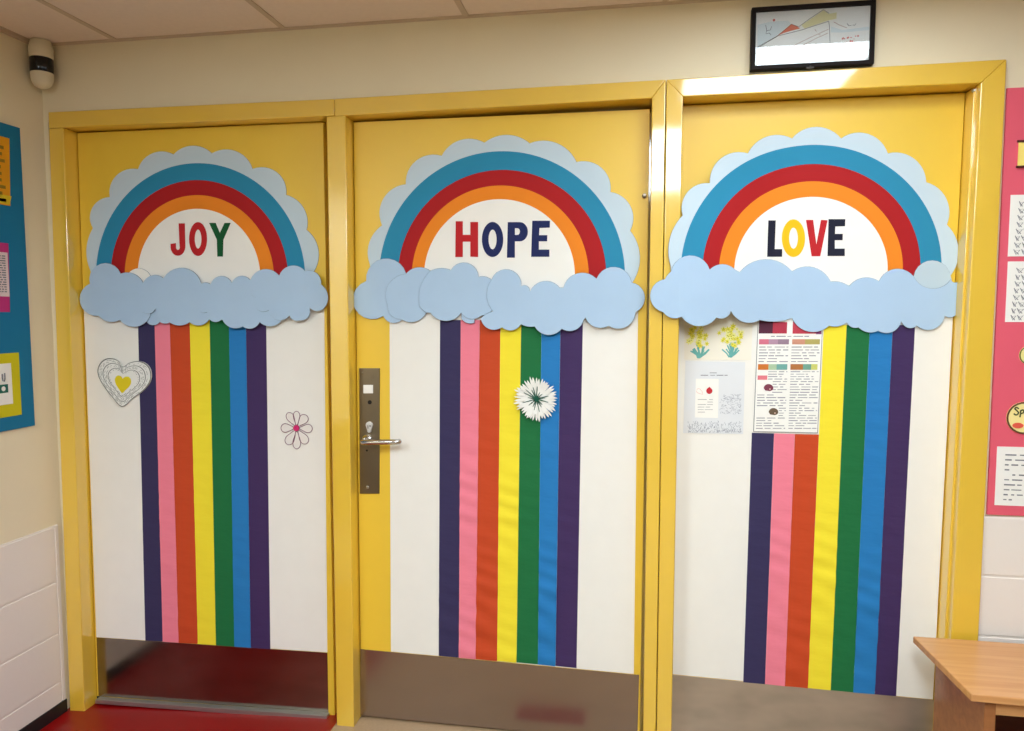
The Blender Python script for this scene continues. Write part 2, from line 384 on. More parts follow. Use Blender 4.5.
bm = B(); prism(bm, [lk(109, 159), lk(153, 159), lk(153, 197), lk(109, 197)], dd-.0052, dd-.004); o = obj('sticker', bm, CARD_W, plate); o['label'] = 'small white square sticker'
p0 = lk(138, 343); p1 = lk(136, 362)
bm = B(); pts = arc3((p0[0]-.012, p0[1]), (p0[0], p0[1]+.013), (p0[0]+.012, p0[1]))[::-1]+arc3((p0[0]-.0065, p0[1]-.016), (p0[0]-.001, p0[1]-.024), (p0[0]+.0065, p0[1]-.016))
prism(bm, pts, dd-.012, dd-.004); cyl = obj('key_cylinder', bm, mat('bright_nickel', (222, 222, 222), rough=.3, metal=.55), plate, bevel=.001); cyl['label'] = 'chrome key cylinder with a keyhole slot'
bm = B(); box(bm, p0[0]-.0045, p0[0]-.0025, dd-.0125, dd-.0118, p0[1]-.010, p0[1]+.001); box(bm, p0[0]+.002, p0[0]+.006, dd-.0125, dd-.0118, p0[1]-.003, p0[1]+.001); 
o = obj('keyhole_slot', bm, DARK, plate)
# lever: rose, neck and bar with a curl at its free end
yl = dd-.055
tip = xz(*cz_((266, 421)), yl); st = xz(*cz_((99, 422)), yl); s = st
bm = B(); lathe(bm, [(.017, 0), (.017, .006), (.012, .010), (.0095, .014), (.0095, .035)], (s[0], dd-.004, s[1]), 'Y', 24); obj('lever_rose', bm, CHROME, plate, smooth=True)
bm = B(); path = [(s[0], dd-.030, s[1]), (s[0], dd-.042, s[1]), (s[0]+.002, yl+.005, s[1]), (s[0]+.009, yl, s[1])]
path += [(s[0]+.008+(tip[0]-s[0]-.018)*t, yl, s[1]+(tip[1]-s[1])*t) for t in (.25, .5, .75, 1.)]+[(tip[0]-.003, yl+.004, tip[1]), (tip[0], yl+.012, tip[1])]
tube(bm, path, .0092, 14); obj('lever_handle', bm, CHROME, plate, smooth=True)['label'] = 'chrome lever handle'

# ---------------------------------------------------------------- white backing sheets and rainbow strips
def sheet(n, px, label):
    d = D[n]; q = [xz(u, v, d) for u, v in px]; bm = B(); prism(bm, q, d-.001, d-.0001)
    return tag(obj('backing_sheet', bm, WHITE), label, 'paper sheet', 'white backing sheets on the doors')
sheet(1, [(83.8, 300), (324.2, 300), (327.4, 652.2), (96.6, 637)], 'white backing sheet covering the lower door under JOY')
sheet(2, [(389.6, 300), (638.2, 300), (633.8, 673.8), (391, 651.4)], 'white backing sheet covering the lower door under HOPE')
bm = B(); d = D[3]; tq = xz(700, 300, d)[1]; q0, q1 = xz(673.3, 674.2, d), xz(934.8, 699.6, d)
prism(bm, [(m2r(tq)+.005, tq), (r3(tq)-.002, tq), (r3(q1[1])-.002, q1[1]+.0005), (m2r(q0[1])+.005, q0[1]+.0005)], d-.001, d-.0001)
tag(obj('backing_sheet', bm, WHITE), 'white backing sheet covering the lower door under LOVE', 'paper sheet', 'white backing sheets on the doors')

SM = [('navy', S_NAVY), ('pink', S_PINK), ('rust orange', S_ORNG), ('yellow', S_YELL), ('green', S_GREN), ('blue', S_BLUE), ('purple', S_PURP)]
ED = {1: ([138.2, 154.7, 169.9, 189.8, 209.8, 229.1, 246.1, 266.4], 320, [145.6, 163, 179, 198.1, 216.2, 234.6, 251, 270.6], [640.4, 641.4, 642.5, 643.6, 645, 646.4, 647.6, 649]),
      2: ([440.1, 460.9, 479.8, 500.5, 521.3, 541.6, 560.6, 583], 320, [438.9, 459, 475.8, 497.2, 516.6, 538, 555.6, 576.6], [655.6, 657.2, 658.7, 660.4, 662.1, 664, 665.7, 667.7]),
      3: ([755.4, 777.9, 799, 823.6, 846.5, 869.8, 892.7, 915], 325, [743.1, 764.9, 784.7, 807.6, 830.5, 853, 874.5, 896], [681.9, 683.9, 685.8, 687.8, 689.9, 692, 694, 695.9])}
WORD = {1: 'JOY', 2: 'HOPE', 3: 'LOVE'}
for n in (1, 2, 3):
    d = D[n]; tx, ty, bx, by = ED[n]
    for k, (cn, m) in enumerate(SM):
        A, Bq = xz(tx[k], ty, d), xz(tx[k+1], ty, d); Dq, Cq = xz(bx[k], by[k], d), xz(bx[k+1], by[k+1], d)
        if n == 3 and k < 3:                        # these three come out from under the info sheet
            t_ = (430-325)/(682-325); A = (A[0]+(Dq[0]-A[0])*t_, A[1]+(Dq[1]-A[1])*t_); Bq = (Bq[0]+(Cq[0]-Bq[0])*t_, Bq[1]+(Cq[1]-Bq[1])*t_)
        bm = B(); rows = 150; nx = 8; ph = random.uniform(0, 9); amp = {1: .0008, 2: .0026, 3: .0020}[n]*(1.5 if cn in ('yellow', 'blue', 'pink', 'rust orange') else .5)
        G = []
        for j in range(rows+1):
            t = j/rows; L_ = (A[0]+(Dq[0]-A[0])*t, A[1]+(Dq[1]-A[1])*t); R_ = (Bq[0]+(Cq[0]-Bq[0])*t, Bq[1]+(Cq[1]-Bq[1])*t); row = []
            for i in range(nx+1):
                s_ = .003+.994*i/nx; x = L_[0]+(R_[0]-L_[0])*s_; z = L_[1]+(R_[1]-L_[1])*s_
                w = amp*(1+math.sin(z*95+ph+2.4*s_+1.8*math.sin(z*15+ph))*.6+math.sin(z*52+2*ph-1.6*s_)*.4)*(.1+.9*sstep(t*1.15))*(.6+.4*math.sin(z*9+ph))
                row.append(bm.verts.new((x, d-.0016-w, z)))
            G.append(row)
        Gb = [[bm.verts.new((v.co.x, d-.0011, v.co.z)) for v in row] for row in G]
        for j in range(rows):
            for i in range(nx):
                bm.faces.new((G[j][i], G[j+1][i], G[j+1][i+1], G[j][i+1]))
            bm.faces.new((G[j][0], Gb[j][0], Gb[j+1][0], G[j+1][0])); bm.faces.new((G[j][nx], G[j+1][nx], Gb[j+1][nx], Gb[j][nx]))
        for i in range(nx):
            bm.faces.new((G[0][i], G[0][i+1], Gb[0][i+1], Gb[0][i])); bm.faces.new((G[rows][i+1], G[rows][i], Gb[rows][i], Gb[rows][i+1]))
        bmesh.ops.recalc_face_normals(bm, faces=bm.faces)
        tag(obj('rainbow_strip', bm, m, smooth=True), ('%s paper strip coming out below the info sheet under %s' if n == 3 and k < 3 else '%s paper strip hanging down from the cloud under %s') % (cn, WORD[n]), 'paper strip', 'rainbow strips under %s' % WORD[n])

# ---------------------------------------------------------------- rainbows, letters, clouds
def bend3(x):                                       # the third rainbow is wider than its door: its left end lies over the frame
    return D[3]-(D[3]+.006)*sstep((2.47-x)/(2.47-2.10))
def face_y(n, x): return D[n] if n != 3 else bend3(x)
def on(n, off):
    def f(u, v):
        y = D[n]
        for _ in range(25): y = .5*y+.5*(face_y(n, at(u, v, y=y).x)-off)
        p = at(u, v, y=y); return (p.x, p.z)
    return f
def card(n, bm, off, th):
    """lay a flat card (built with its front at y=0 and rear at y=th) on the door, following its bend"""
    if n == 3:
        xs_ = [v.co.x for v in bm.verts]; x = math.floor(min(xs_)*50)/50
        while x < min(max(xs_), 2.5):
            bmesh.ops.bisect_plane(bm, geom=bm.verts[:]+bm.edges[:]+bm.faces[:], plane_co=(x, 0, 0), plane_no=(1, 0, 0)); x += .02
    for v in bm.verts: v.co.y = face_y(n, v.co.x)-off+(v.co.y-0.)
    return bm
def tri(bm):
    bm.normal_update(); bmesh.ops.triangulate(bm, faces=[f for f in bm.faces if len(f.verts) > 4])

RB = {1: (crop(70, 140, 3.654), dict(blue=((98, 450), (480, 85), (858, 470)), red=((152, 460), (476, 147), (797, 485)), orange=((202, 482), (472, 202), (746, 485)), white=((250, 490), (473, 252), (697, 500))),
          [((75, 480), (59, 410), (83, 322)), ((83, 322), (82, 245), (145, 208)), ((145, 208), (170, 128), (248, 106)), ((248, 106), (300, 48), (378, 52)), ((378, 52), (450, 20), (518, 48)), ((518, 48), (600, 38), (667, 105)), ((667, 105), (748, 112), (790, 200)), ((790, 200), (852, 245), (865, 328)), ((865, 328), (908, 400), (885, 490)), ((885, 490), (885, 560)), ((75, 560), (75, 480))]),
      2: (crop(340, 130, 3.2), dict(blue=((130, 410), (520, 68), (911, 440)), red=((188, 430), (516, 128), (852, 470)), orange=((232, 440), (513, 178), (796, 460)), white=((270, 455), (512, 222), (752, 470))),
          [((95, 430), (88, 390), (134, 305)), ((134, 305), (135, 225), (210, 173)), ((210, 173), (235, 105), (325, 82)), ((325, 82), (380, 33), (462, 40)), ((462, 40), (530, 15), (607, 42)), ((607, 42), (690, 40), (757, 102)), ((757, 102), (830, 115), (866, 198)), ((866, 198), (928, 240), (929, 322)), ((929, 322), (960, 400), (935, 490)), ((935, 490), (930, 540)), ((100, 540), (95, 430))]),
      3: (crop(640, 120, 3.012), dict(blue=((125, 415), (525, 75), (908, 430)), red=((189, 430), (522, 133), (843, 462)), orange=((238, 440), (518, 185), (790, 462)), white=((284, 440), (515, 232), (744, 465))),
          [((92, 440), (86, 375), (128, 287)), ((128, 287), (140, 220), (210, 190)), ((210, 190), (240, 118), (325, 100)), ((325, 100), (380, 50), (458, 55)), ((458, 55), (530, 20), (606, 55)), ((606, 55), (690, 42), (747, 100)), ((747, 100), (825, 115), (863, 187)), ((863, 187), (920, 230), (925, 315)), ((925, 315), (960, 385), (935, 470)), ((935, 470), (930, 520)), ((95, 520), (92, 440))])}
DESC = {1: 'JOY', 2: 'HOPE', 3: 'LOVE'}
for n in (1, 2, 3):
    cv, bands, sc = RB[n]; f0 = on(n, .002)
    out = lobes(sc, cv, f0)
    cx = sum(p[0] for p in out)/len(out); zb = min(p[1] for p in out)
    t = thing('paper_rainbow', 'paper rainbow arch with scalloped pale blue edge around the word %s' % DESC[n], 'rainbow decoration', (cx, face_y(n, cx), zb), 'paper rainbows above the clouds')
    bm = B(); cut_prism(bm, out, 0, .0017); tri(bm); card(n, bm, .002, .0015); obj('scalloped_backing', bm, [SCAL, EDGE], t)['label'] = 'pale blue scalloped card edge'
    C_ = {k: circ3(*[f0(*cv(q)) for q in v]) for k, v in bands.items()}
    lo = max(min(p[1] for p in out)+.01, 0)
    order = ['blue', 'red', 'orange', 'white']; ms = dict(blue=BLUE, red=RED, orange=ORANGE, white=CARD_W)
    for i, k in enumerate(order):
        x0, z0, r = C_[k]; off = .003+.0009*i; bm = B(); zlow = zb+.012+.004*i
        N_ = 72
        def arch(x0, z0, r):
            pts = [(x0+r*math.cos(PI*j/N_), z0+r*math.sin(PI*j/N_)) for j in range(N_+1)]
            return [(x0+r, zlow)]+pts+[(x0-r, zlow)]
        if k == 'white': prism(bm, arch(x0, z0, r), 0, .0009); tri(bm)
        else:
            x2, z2, r2_ = C_[order[i+1]]; ring(bm, arch(x0, z0, r), arch(x2, z2, r2_-.004), 0, .0009, closed=False)
        card(n, bm, off, .0009); o = obj({'blue': 'blue_band', 'red': 'red_band', 'orange': 'orange_band', 'white': 'white_centre'}[k], bm, ms[k], t); o['label'] = {'white': 'white half disc behind the word'}.get(k, k+' arch band')

# letters: unit shapes, x 0..1 and y 0..1 (up)
def G_J(bm, w, P):
    o = [(.55, 1), (.97, 1), (1, .33)]+[(.5+.5*math.cos(a), .28+.28*math.sin(a)) for a in [-.1-i*(PI-.2)/10 for i in range(11)]]+[(0, .37), (.36, .39), (.37, .28)]+[(.5+.13*math.cos(a), .25+.07*math.sin(a)) for a in [PI+i*PI/6 for i in range(7)]]+[(.62, .3)]
    prism(bm, [P(*q) for q in o], 0, w)
def G_O(bm, w, P, ri=(.19, .28)):
    A = [2*PI*i/40 for i in range(40)]
    ring(bm, [P(.5+.5*math.cos(a), .5+.5*math.sin(a)) for a in A], [P(.5+ri[0]*math.cos(a), .5+ri[1]*math.sin(a)) for a in A], 0, w)
def poly(*o): return lambda bm, w, P: prism(bm, [P(*q) for q in o], 0, w)
G_Y = poly((0, 1), (.3, 1), (.5, .70), (.72, 1), (1, 1), (.66, .50), (.64, 0), (.38, 0), (.36, .50))
G_H = poly((0, 0), (.02, 1), (.33, 1), (.33, .62), (.66, .62), (.66, .98), (1, .98), (1, 0), (.66, .01), (.66, .43), (.33, .43), (.33, 0))
G_E = poly((0, 0), (.06, 1), (1, 1), (.99, .81), (.44, .80), (.42, .60), (.86, .60), (.85, .43), (.41, .43), (.41, .20), (.97, .20), (.97, 0))
G_L = poly((0, 0), (.08, 1), (.57, 1), (.50, .21), (1, .21), (.99, 0))
G_V = poly((0, 1), (.33, 1), (.48, .32), (.70, 1), (1, .99), (.66, 0), (.26, 0))
def G_P(bm, w, P):
    bowl = [(.62+.38*math.cos(a), .73+.27*math.sin(a)) for a in [PI/2-i*PI/12 for i in range(13)]]
    hole = [(.52+.13*math.cos(a), .735+.095*math.sin(a)) for a in [PI/2-i*PI/8 for i in range(9)]]
    o = [(0, 0), (.04, 1)]+bowl+[(.42, .46), (.40, 0)]
    # stem, then the bowl as an open band
    prism(bm, [P(0, 0), P(.04, 1), P(.38, 1), P(.38, 0)], 0, w)
    outer = [(.38, 1)]+bowl+[(.38, .46)]; inner = [(.38, .83)]+[(.50+.12*math.cos(a), .735+.095*math.sin(a)) for a in [PI/2-i*PI/12 for i in range(13)]]+[(.38, .64)]
    ring(bm, [P(*q) for q in outer], [P(*q) for q in inner], 0, w, closed=False)
c1, c2, c3 = crop(150, 205, 10.24), crop(440, 205, 7.877), crop(750, 210, 9.309)
LET = [(1, c1, 'J', G_J, (210, 188, 360, 520), L_RED, 'dark red cut-out letter J at the start of JOY'), (1, c1, 'O', G_O, (400, 175, 583, 522), L_RED, 'dark red cut-out letter O in the middle of JOY'),
       (1, c1, 'Y', G_Y, (605, 183, 825, 528), L_GREEN, 'dark green cut-out letter Y at the end of JOY'),
       (2, c2, 'H', G_H, (120, 128, 300, 410), L_RED, 'red cut-out letter H at the start of HOPE'), (2, c2, 'O', G_O, (330, 133, 498, 410), L_NAVY, 'navy cut-out letter O inside HOPE'),
       (2, c2, 'P', G_P, (527, 135, 692, 415), L_NAVY, 'navy cut-out letter P inside HOPE'), (2, c2, 'E', G_E, (718, 124, 866, 408), L_NAVY, 'navy cut-out letter E at the end of HOPE'),
       (3, c3, 'L', G_L, (160, 97, 300, 435), L_DARK, 'near-black cut-out letter L at the start of LOVE'), (3, c3, 'O', G_O, (297, 87, 513, 437), L_YELL, 'golden yellow cut-out letter O inside LOVE'),
       (3, c3, 'V', G_V, (522, 92, 722, 430), L_RED, 'red cut-out letter V inside LOVE'), (3, c3, 'E', G_E, (722, 85, 887, 428), L_DARK, 'dark navy cut-out letter E at the end of LOVE')]
for n, cv, ch, g, (x0, y0, x1, y1), m, lab in LET:
    f = on(n, .0068)
    P = lambda a, b: f(*cv((x0+(x1-x0)*a, y1+(y0-y1)*b)))
    bm = B(); g(bm, .0009, P); tri(bm); card(n, bm, .0068, .0009)
    tag(obj('letter_%s' % ch.lower(), bm, m), lab, 'letter', 'cut-out letters of the word %s' % WORD[n])

p1_, p2_ = crop(70, 250, 7.31), crop(200, 250, 7.31); h1, h2 = crop(345, 245, 6.4), crop(490, 245, 6.4); v1_, v2_ = crop(640, 245, 6.02), crop(800, 245, 6.02)
def cloud(n, segs, cv, off, m, label, th=.0016, name='paper_cloud', cat='paper cloud', grp=True):
    if cv is None: out = lobes(segs, lambda q: q, on(n, off), 10)
    else: out = lobes(segs, cv, on(n, off), 10)
    off = .0085+(off-.008)*1.9; bm = B(); cut_prism(bm, out, 0, th); tri(bm); card(n, bm, off, th)
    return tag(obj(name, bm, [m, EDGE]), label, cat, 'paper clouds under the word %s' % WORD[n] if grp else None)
# JOY
cloud(1, [((430, 165), (505, 133), (585, 180)), ((585, 180), (580, 280), (430, 260))], p1_, .0080, CARD_W, 'small white paper scrap peeking out above the leftmost cloud of JOY', name='paper_scrap', cat='paper scrap', grp=False)
cloud(1, [((560, 460), (610, 430), (668, 470)), ((668, 470), (640, 545), (560, 460))], p1_, .0098, CLOUD, 'small blue cloud scrap under the overlap of the two left JOY clouds')
cloud(1, [((150, 245), (75, 360), (215, 482)), ((215, 482), (300, 527), (368, 512)), ((368, 512), (450, 562), (600, 430)), ((600, 430), (630, 350), (540, 240)), ((540, 240), (455, 168), (375, 172)), ((375, 172), (260, 95), (150, 245))], p1_, .0116, CLOUD, 'leftmost blue paper cloud below JOY, over the navy strip')
cloud(1, [((540, 240), (620, 183), (690, 205)), ((690, 205), (820, 130), (965, 240)), ((965, 240), (1060, 380), (1015, 520)), ((1015, 520), (950, 552), (880, 528)), ((880, 528), (820, 552), (735, 530)), ((735, 530), (680, 535), (640, 485)), ((632, 430), (580, 468), (520, 430)), ((520, 430), (500, 330), (540, 240))], p1_, .0134, CLOUD, 'blue paper cloud below the letter J of JOY, second from its left end')
cloud(1, [((85, 250), (160, 190), (240, 238)), ((240, 238), (300, 190), (372, 215)), ((372, 215), (480, 330), (600, 515)), ((600, 520), (530, 558), (445, 530)), ((445, 525), (390, 574), (320, 560)), ((320, 560), (250, 572), (172, 512)), ((165, 510), (105, 525), (60, 470)), ((60, 455), (30, 460), (-5, 430)), ((-5, 430), (-15, 330), (20, 245)), ((20, 245), (60, 238), (85, 250))], p2_, .0152, CLOUD, 'blue paper cloud below the letter Y of JOY, over the green and blue strips')
cloud(1, [((378, 215), (480, 140), (587, 187)), ((587, 187), (690, 113), (777, 155)), ((777, 155), (855, 165), (893, 252)), ((893, 252), (945, 345), (905, 435)), ((905, 435), (860, 447), (812, 425)), ((812, 435), (795, 495), (740, 515)), ((740, 515), (690, 512), (662, 480)), ((662, 480), (590, 515), (512, 440)), ((512, 440), (445, 447), (415, 350)), ((415, 350), (368, 290), (378, 215))], p2_, .0170, CLOUD, 'rightmost blue paper cloud below JOY, lying on top of its neighbour')
# HOPE
cloud(2, [((245, 455), (50, 330), (135, 230)), ((135, 230), (255, 85), (392, 183)), ((392, 183), (430, 300), (390, 470)), ((362, 482), (305, 500), (245, 455))], h1, .0080, CLOUD, 'leftmost blue paper cloud below HOPE, reaching onto the yellow door')
cloud(2, [((390, 184), (470, 142), (548, 165)), ((548, 165), (620, 300), (520, 437)), ((520, 437), (440, 494), (360, 475)), ((360, 475), (300, 455), (275, 390)), ((275, 390), (270, 270), (390, 184))], h1, .0098, CLOUD, 'blue paper cloud below HOPE, just right of its leftmost cloud')
cloud(2, [((745, 470), (770, 495), (830, 498)), ((830, 498), (800, 440), (745, 440))], h1, .0098, CLOUD, 'small blue cloud scrap peeking out below the letter H cloud')
cloud(2, [((545, 167), (610, 148), (678, 160)), ((678, 160), (760, 112), (857, 203)), ((857, 203), (905, 203), (948, 232)), ((948, 232), (975, 380), (870, 455)), ((868, 455), (815, 475), (745, 435)), ((725, 460), (650, 487), (552, 440)), ((552, 435), (500, 420), (475, 350)), ((475, 350), (490, 250), (545, 167))], h1, .0116, CLOUD, 'blue paper cloud below the letter H of HOPE')
cloud(2, [((10, 222), (100, 155), (203, 262)), ((203, 262), (230, 258), (257, 297)), ((257, 297), (360, 230), (447, 272)), ((470, 272), (575, 178), (682, 215)), ((682, 215), (800, 140), (907, 237)), ((907, 240), (992, 330), (932, 430)), ((932, 430), (860, 530), (760, 517)), ((760, 517), (690, 530), (612, 465)), ((600, 480), (530, 550), (460, 537)), ((460, 537), (380, 577), (287, 522)), ((287, 522), (240, 522), (200, 507)), ((200, 507), (140, 547), (78, 527)), ((78, 527), (-10, 535), (-58, 470)), ((-58, 470), (-20, 440), (20, 425)), ((20, 425), (-20, 320), (10, 222))], h2, .0134, CLOUD, 'wide blue paper cloud below OPE of HOPE, reaching the right edge')
# LOVE
sg = lambda cv, L: [tuple(cv(q) for q in s_) for s_ in L]
main = sg(v1_, [((185, 160), (310, 62), (420, 147)), ((420, 147), (490, 115), (575, 150)), ((600, 162), (760, 85), (915, 157))])+sg(v2_, [((-43, 155), (75, 132), (185, 220)), ((185, 220), (240, 222), (295, 247)), ((295, 247), (395, 195), (475, 217)), ((475, 217), (590, 142), (684, 187)), ((684, 187), (795, 262), (908, 205)), ((908, 205), (914, 217), (950, 219)), ((950, 219), (952, 300), (950, 400)), ((950, 400), (925, 432), (872, 427)), ((872, 427), (795, 510), (702, 487)), ((702, 487), (650, 500), (610, 460)), ((610, 460), (545, 528), (470, 517)), ((470, 517), (410, 527), (352, 497)), ((352, 497), (315, 497), (280, 467)), ((280, 467), (220, 492), (175, 487)), ((175, 487), (70, 525), (-48, 443))])+sg(v1_, [((915, 440), (820, 462), (720, 452)), ((720, 452), (635, 468), (548, 398)), ((548, 398), (510, 440), (460, 437)), ((460, 437), (360, 490), (250, 432)), ((250, 432), (190, 440), (140, 405)), ((140, 405), (60, 310), (150, 205)), ((150, 205), (165, 180), (185, 160))])
cloud(3, main, None, .0085, CLOUD, 'long blue paper cloud below LOVE, its left lobe lying over the door frame')
cloud(3, sg(v2_, [((684, 187), (810, 92), (910, 190)), ((910, 190), (915, 260), (880, 330)), ((880, 330), (790, 370), (700, 320)), ((700, 320), (676, 250), (684, 187))]), None, .0070, CLOUD2, 'paler round paper cloud peeking over the right end of the LOVE cloud')

# ---------------------------------------------------------------- things pinned on door 1
d = D[1]; hc = crop(90, 350, 11.243)
hp = [(372, 188), (330, 132), (265, 97), (190, 95), (122, 138), (86, 215), (97, 300), (150, 400), (250, 530), (360, 640), (470, 555), (600, 455), (668, 370), (690, 290), (670, 200), (610, 142), (530, 125), (440, 145)]
yh = d-.0085
HP = [xz(*hc(q), yh) for q in spline(hp, 4)]
hcx, hcz = xz(*hc((375, 370)), yh)
t = thing('paper_heart', 'white paper heart with grey doodles and a yellow centre on the JOY door', 'paper heart', (hcx, d, min(p[1] for p in HP)))
bm = B(); prism(bm, HP, yh, yh+.004); tri(bm); obj('heart_card', bm, paper('heart_white', (232, 232, 226)), t)
def sc_(k, pts=HP): return [(hcx+(p[0]-hcx)*k, hcz+(p[1]-hcz)*k) for p in pts]
bm = B()
ring(bm, HP, sc_(.965), yh-.0006, yh); ring(bm, sc_(.80), sc_(.775), yh-.0006, yh); ring(bm, sc_(.60), sc_(.578), yh-.0006, yh)
for k_ in (.91, .86, .72, .66, .53):
    L_ = sc_(k_); i = 0
    while i < len(L_)-2:
        if random.random() < .75: stroke(bm, [(p[0]+random.uniform(-.0016, .0016), p[1]+random.uniform(-.0016, .0016)) for p in L_[i:i+2]], .0011, yh-.0006, yh-.0001)
        i += random.choice((1, 1, 2))
obj('doodle_lines', bm, paper('pencil_grey', (120, 124, 118)), t)
bm = B(); ih = [xz(*hc((372+(q[0]-385)*.30, 385+(q[1]-365)*.36)), yh) for q in spline(hp, 3)]; prism(bm, ih, yh-.0014, yh-.0002); tri(bm)
obj('heart_centre', bm, paper('heart_yellow', (226, 204, 30)), t)['label'] = 'yellow heart centre'

wc = crop(270, 400, 13.29); yf = d-.004
t = thing('wire_flower', 'pink outline flower with eight looped petals beside the purple JOY strip', 'paper flower', (*xz(*wc((355, 650)), yf), 0)[:1]+(d,)+(xz(*wc((355, 650)), yf)[1],))
C0 = (355, 372)
for tip_, wd in (((352, 150), 46), ((485, 205), 62), ((562, 382), 58), ((490, 578), 60), ((355, 650), 54), ((225, 588), 62), ((145, 372), 60), ((235, 172), 52)):
    dx, dy = tip_[0]-C0[0], tip_[1]-C0[1]; L_ = math.hypot(dx, dy); ux, uy = dx/L_, dy/L_
    pts = [(C0[0]+ux*L_*a_-uy*wd*b_, C0[1]+uy*L_*a_+ux*wd*b_) for a_, b_ in ((.15, 0), (.4, .55), (.68, .95), (.9, .75), (1, 0), (.9, -.75), (.68, -.95), (.4, -.55))]
    W = [xz(*wc(q), yf) for q in spline(pts, 4)]
    bm = B(); prism(bm, W, yf+.0005, yf+.0012); o = obj('petal', bm, paper('petal_pale', (228, 222, 214)), t)
    bm = B(); tube(bm, [(p[0], yf, p[1]) for p in W], .0011, 6, True); obj('petal_outline', bm, paper('petal_line', (140, 96, 112)), o, smooth=True)
bm = B(); p = xz(*wc((352, 372)), yf); disc(bm, p, .0105, yf-.004, yf+.001, 14); obj('flower_centre', bm, paper('magenta', (206, 40, 106)), t, bevel=.001)['label'] = 'magenta flower centre'

# ---------------------------------------------------------------- daisy on door 2
d = D[2]; yd = d-.010; fc = crop(480, 350, 8.125); dc = xz(*fc((460, 396)), yd); RR = .073
t = thing('paper_daisy', 'white paper daisy with dark green centre lines on the rainbow strips of HOPE', 'paper flower', (dc[0], d, dc[1]-RR))
bm = B()
for lay, (nn, r_, a0) in enumerate(((21, RR, 0.), (17, RR*.86, .2))):
    for k in range(nn):
        a = a0+2*PI*k/nn; rr = r_*random.uniform(.90, 1.06); w = .36*PI*rr/nn*2
        u_ = Vector((math.cos(a), math.sin(a))); s_ = Vector((-u_.y, u_.x)); c_ = Vector(dc)
        prof = [(.10, .35), (.5, .72), (.78, .95), (.93, .82), (1.0, .52), (.93, .34), (.80, .06), (.90, -.28), (.95, -.52), (.88, -.78), (.74, -.92), (.5, -.72), (.10, -.35)]
        pts = [tuple(c_+u_*rr*p_[0]+s_*w*p_[1]) for p_ in prof]
        vs0 = len(bm.verts); prism(bm, pts, yd-.002-.003*lay, yd-.001-.003*lay); bm.verts.ensure_lookup_table()
        for v in bm.verts[vs0:]:
            q_ = (Vector((v.co.x, v.co.z))-c_).length/RR; v.co.y -= .012*q_*q_*(.6+.4*lay)
tri(bm); obj('petals', bm, CARD_W, t)
bm = B()
for k in range(18):
    a = 2*PI*k/18+random.uniform(-.15, .15); L_ = RR*random.uniform(.3, .66)
    q = [(dc[0]+L_*t_*math.cos(a), yd-.0062-.0125*(L_*t_/RR)**2-.0006*(k % 3), dc[1]+L_*t_*math.sin(a)) for t_ in (.02, .35, .7, 1.)]
    tube(bm, q, [.0016, .0017, .0014, .0009], 5)
obj('stamens', bm, paper('dark_green_ink', (24, 84, 66)), t)['label'] = 'dark green stamen lines'

# ---------------------------------------------------------------- sheets on door 3
def text_rows(bm, P, x0, x1, y0, y1, rows, yf, fill=.55, dens=.85, gap=(.4, 1.), word=(1.2, 4.)):
    """rows of word-like marks; P maps drawing units to the sheet"""
    rh = (y1-y0)/rows
    for r in range(rows):
        yy = y0+rh*(r+.5); x = x0; end = x1 if random.random() < .75 else x0+(x1-x0)*random.uniform(.5, .9)
        while x < end:
            w = rh*random.uniform(*word); w = min(w, end-x)
            if random.random() < dens and w > rh*.3:
                h = rh*fill*random.uniform(.55, .85)
                prism(bm, [P(x, yy+h/2), P(x+w, yy+h/2), P(x+w, yy-h/2), P(x, yy-h/2)], yf-.0003, yf-.00005)
            x += w+rh*random.uniform(*gap)
d = D[3]; zc = crop(670, 310, 5.418)
ys = d-.0024                                        # front of the two thin sheets
PD = lambda x, y: xz(*zc((x, y)), ys)
bm = B(); prism(bm, [PD(79, 20), PD(448, 20), PD(440, 272), PD(77, 268)], ys, d-.0012)
dsheet = tag(obj('flower_sheet', bm, paper('ivory_paper', (238, 232, 214))), 'ivory sheet with two yellow daffodil bunches just below the LOVE cloud', 'poster')
GY, GY2, GT, GR_ = paper('daffodil_yellow', (228, 218, 70)), paper('daffodil_pale', (240, 236, 150)), paper('leaf_teal', (104, 172, 164)), paper('leaf_green', (110, 150, 70))
for cx, cy in ((155, 172), (326, 168)):
    bm = B()
    for k in range(16):
        a = random.uniform(-1.0, 1.0); L_ = random.uniform(46, 92); x0_, y0_ = cx+random.uniform(-8, 8), cy+88
        x1_, y1_ = cx+math.sin(a)*L_*.85, cy+88-math.cos(a)*L_
        stroke(bm, [PD(x0_, y0_), PD((x0_+x1_)/2+6, (y0_+y1_)/2), PD(x1_, y1_)], .0042, ys-.0004-.00003*k, ys-.0001)
    main_o = obj('daffodil_leaves', bm, GT, dsheet)
    bm = B(); bm2 = B(); bm3 = B()
    for k in range(34):
        a = random.uniform(0, 2*PI); r_ = 66*math.sqrt(random.random()); x_, y_ = cx+r_*math.cos(a)*1.05, cy-26+r_*math.sin(a)*.86; s_ = random.uniform(13, 21); a0 = random.random()
        st_ = [PD(x_+s_*(1 if i % 2 == 0 else .45)*math.cos(a0+PI*i/6), y_+s_*(1 if i % 2 == 0 else .45)*math.sin(a0+PI*i/6)) for i in range(12)]
        prism(bm if k % 3 else bm2, st_, ys-.0010-.00002*k, ys-.0006)
        disc(bm3, PD(x_, y_), .0016, ys-.0019, ys-.0015, 8)
    obj('daffodil_blooms', bm, GY, dsheet); obj('daffodil_blooms', bm2, GY2, dsheet)['label'] = 'paler daffodil blooms'; obj('daffodil_trumpets', bm3, paper('daffodil_olive', (170, 168, 60)), dsheet)
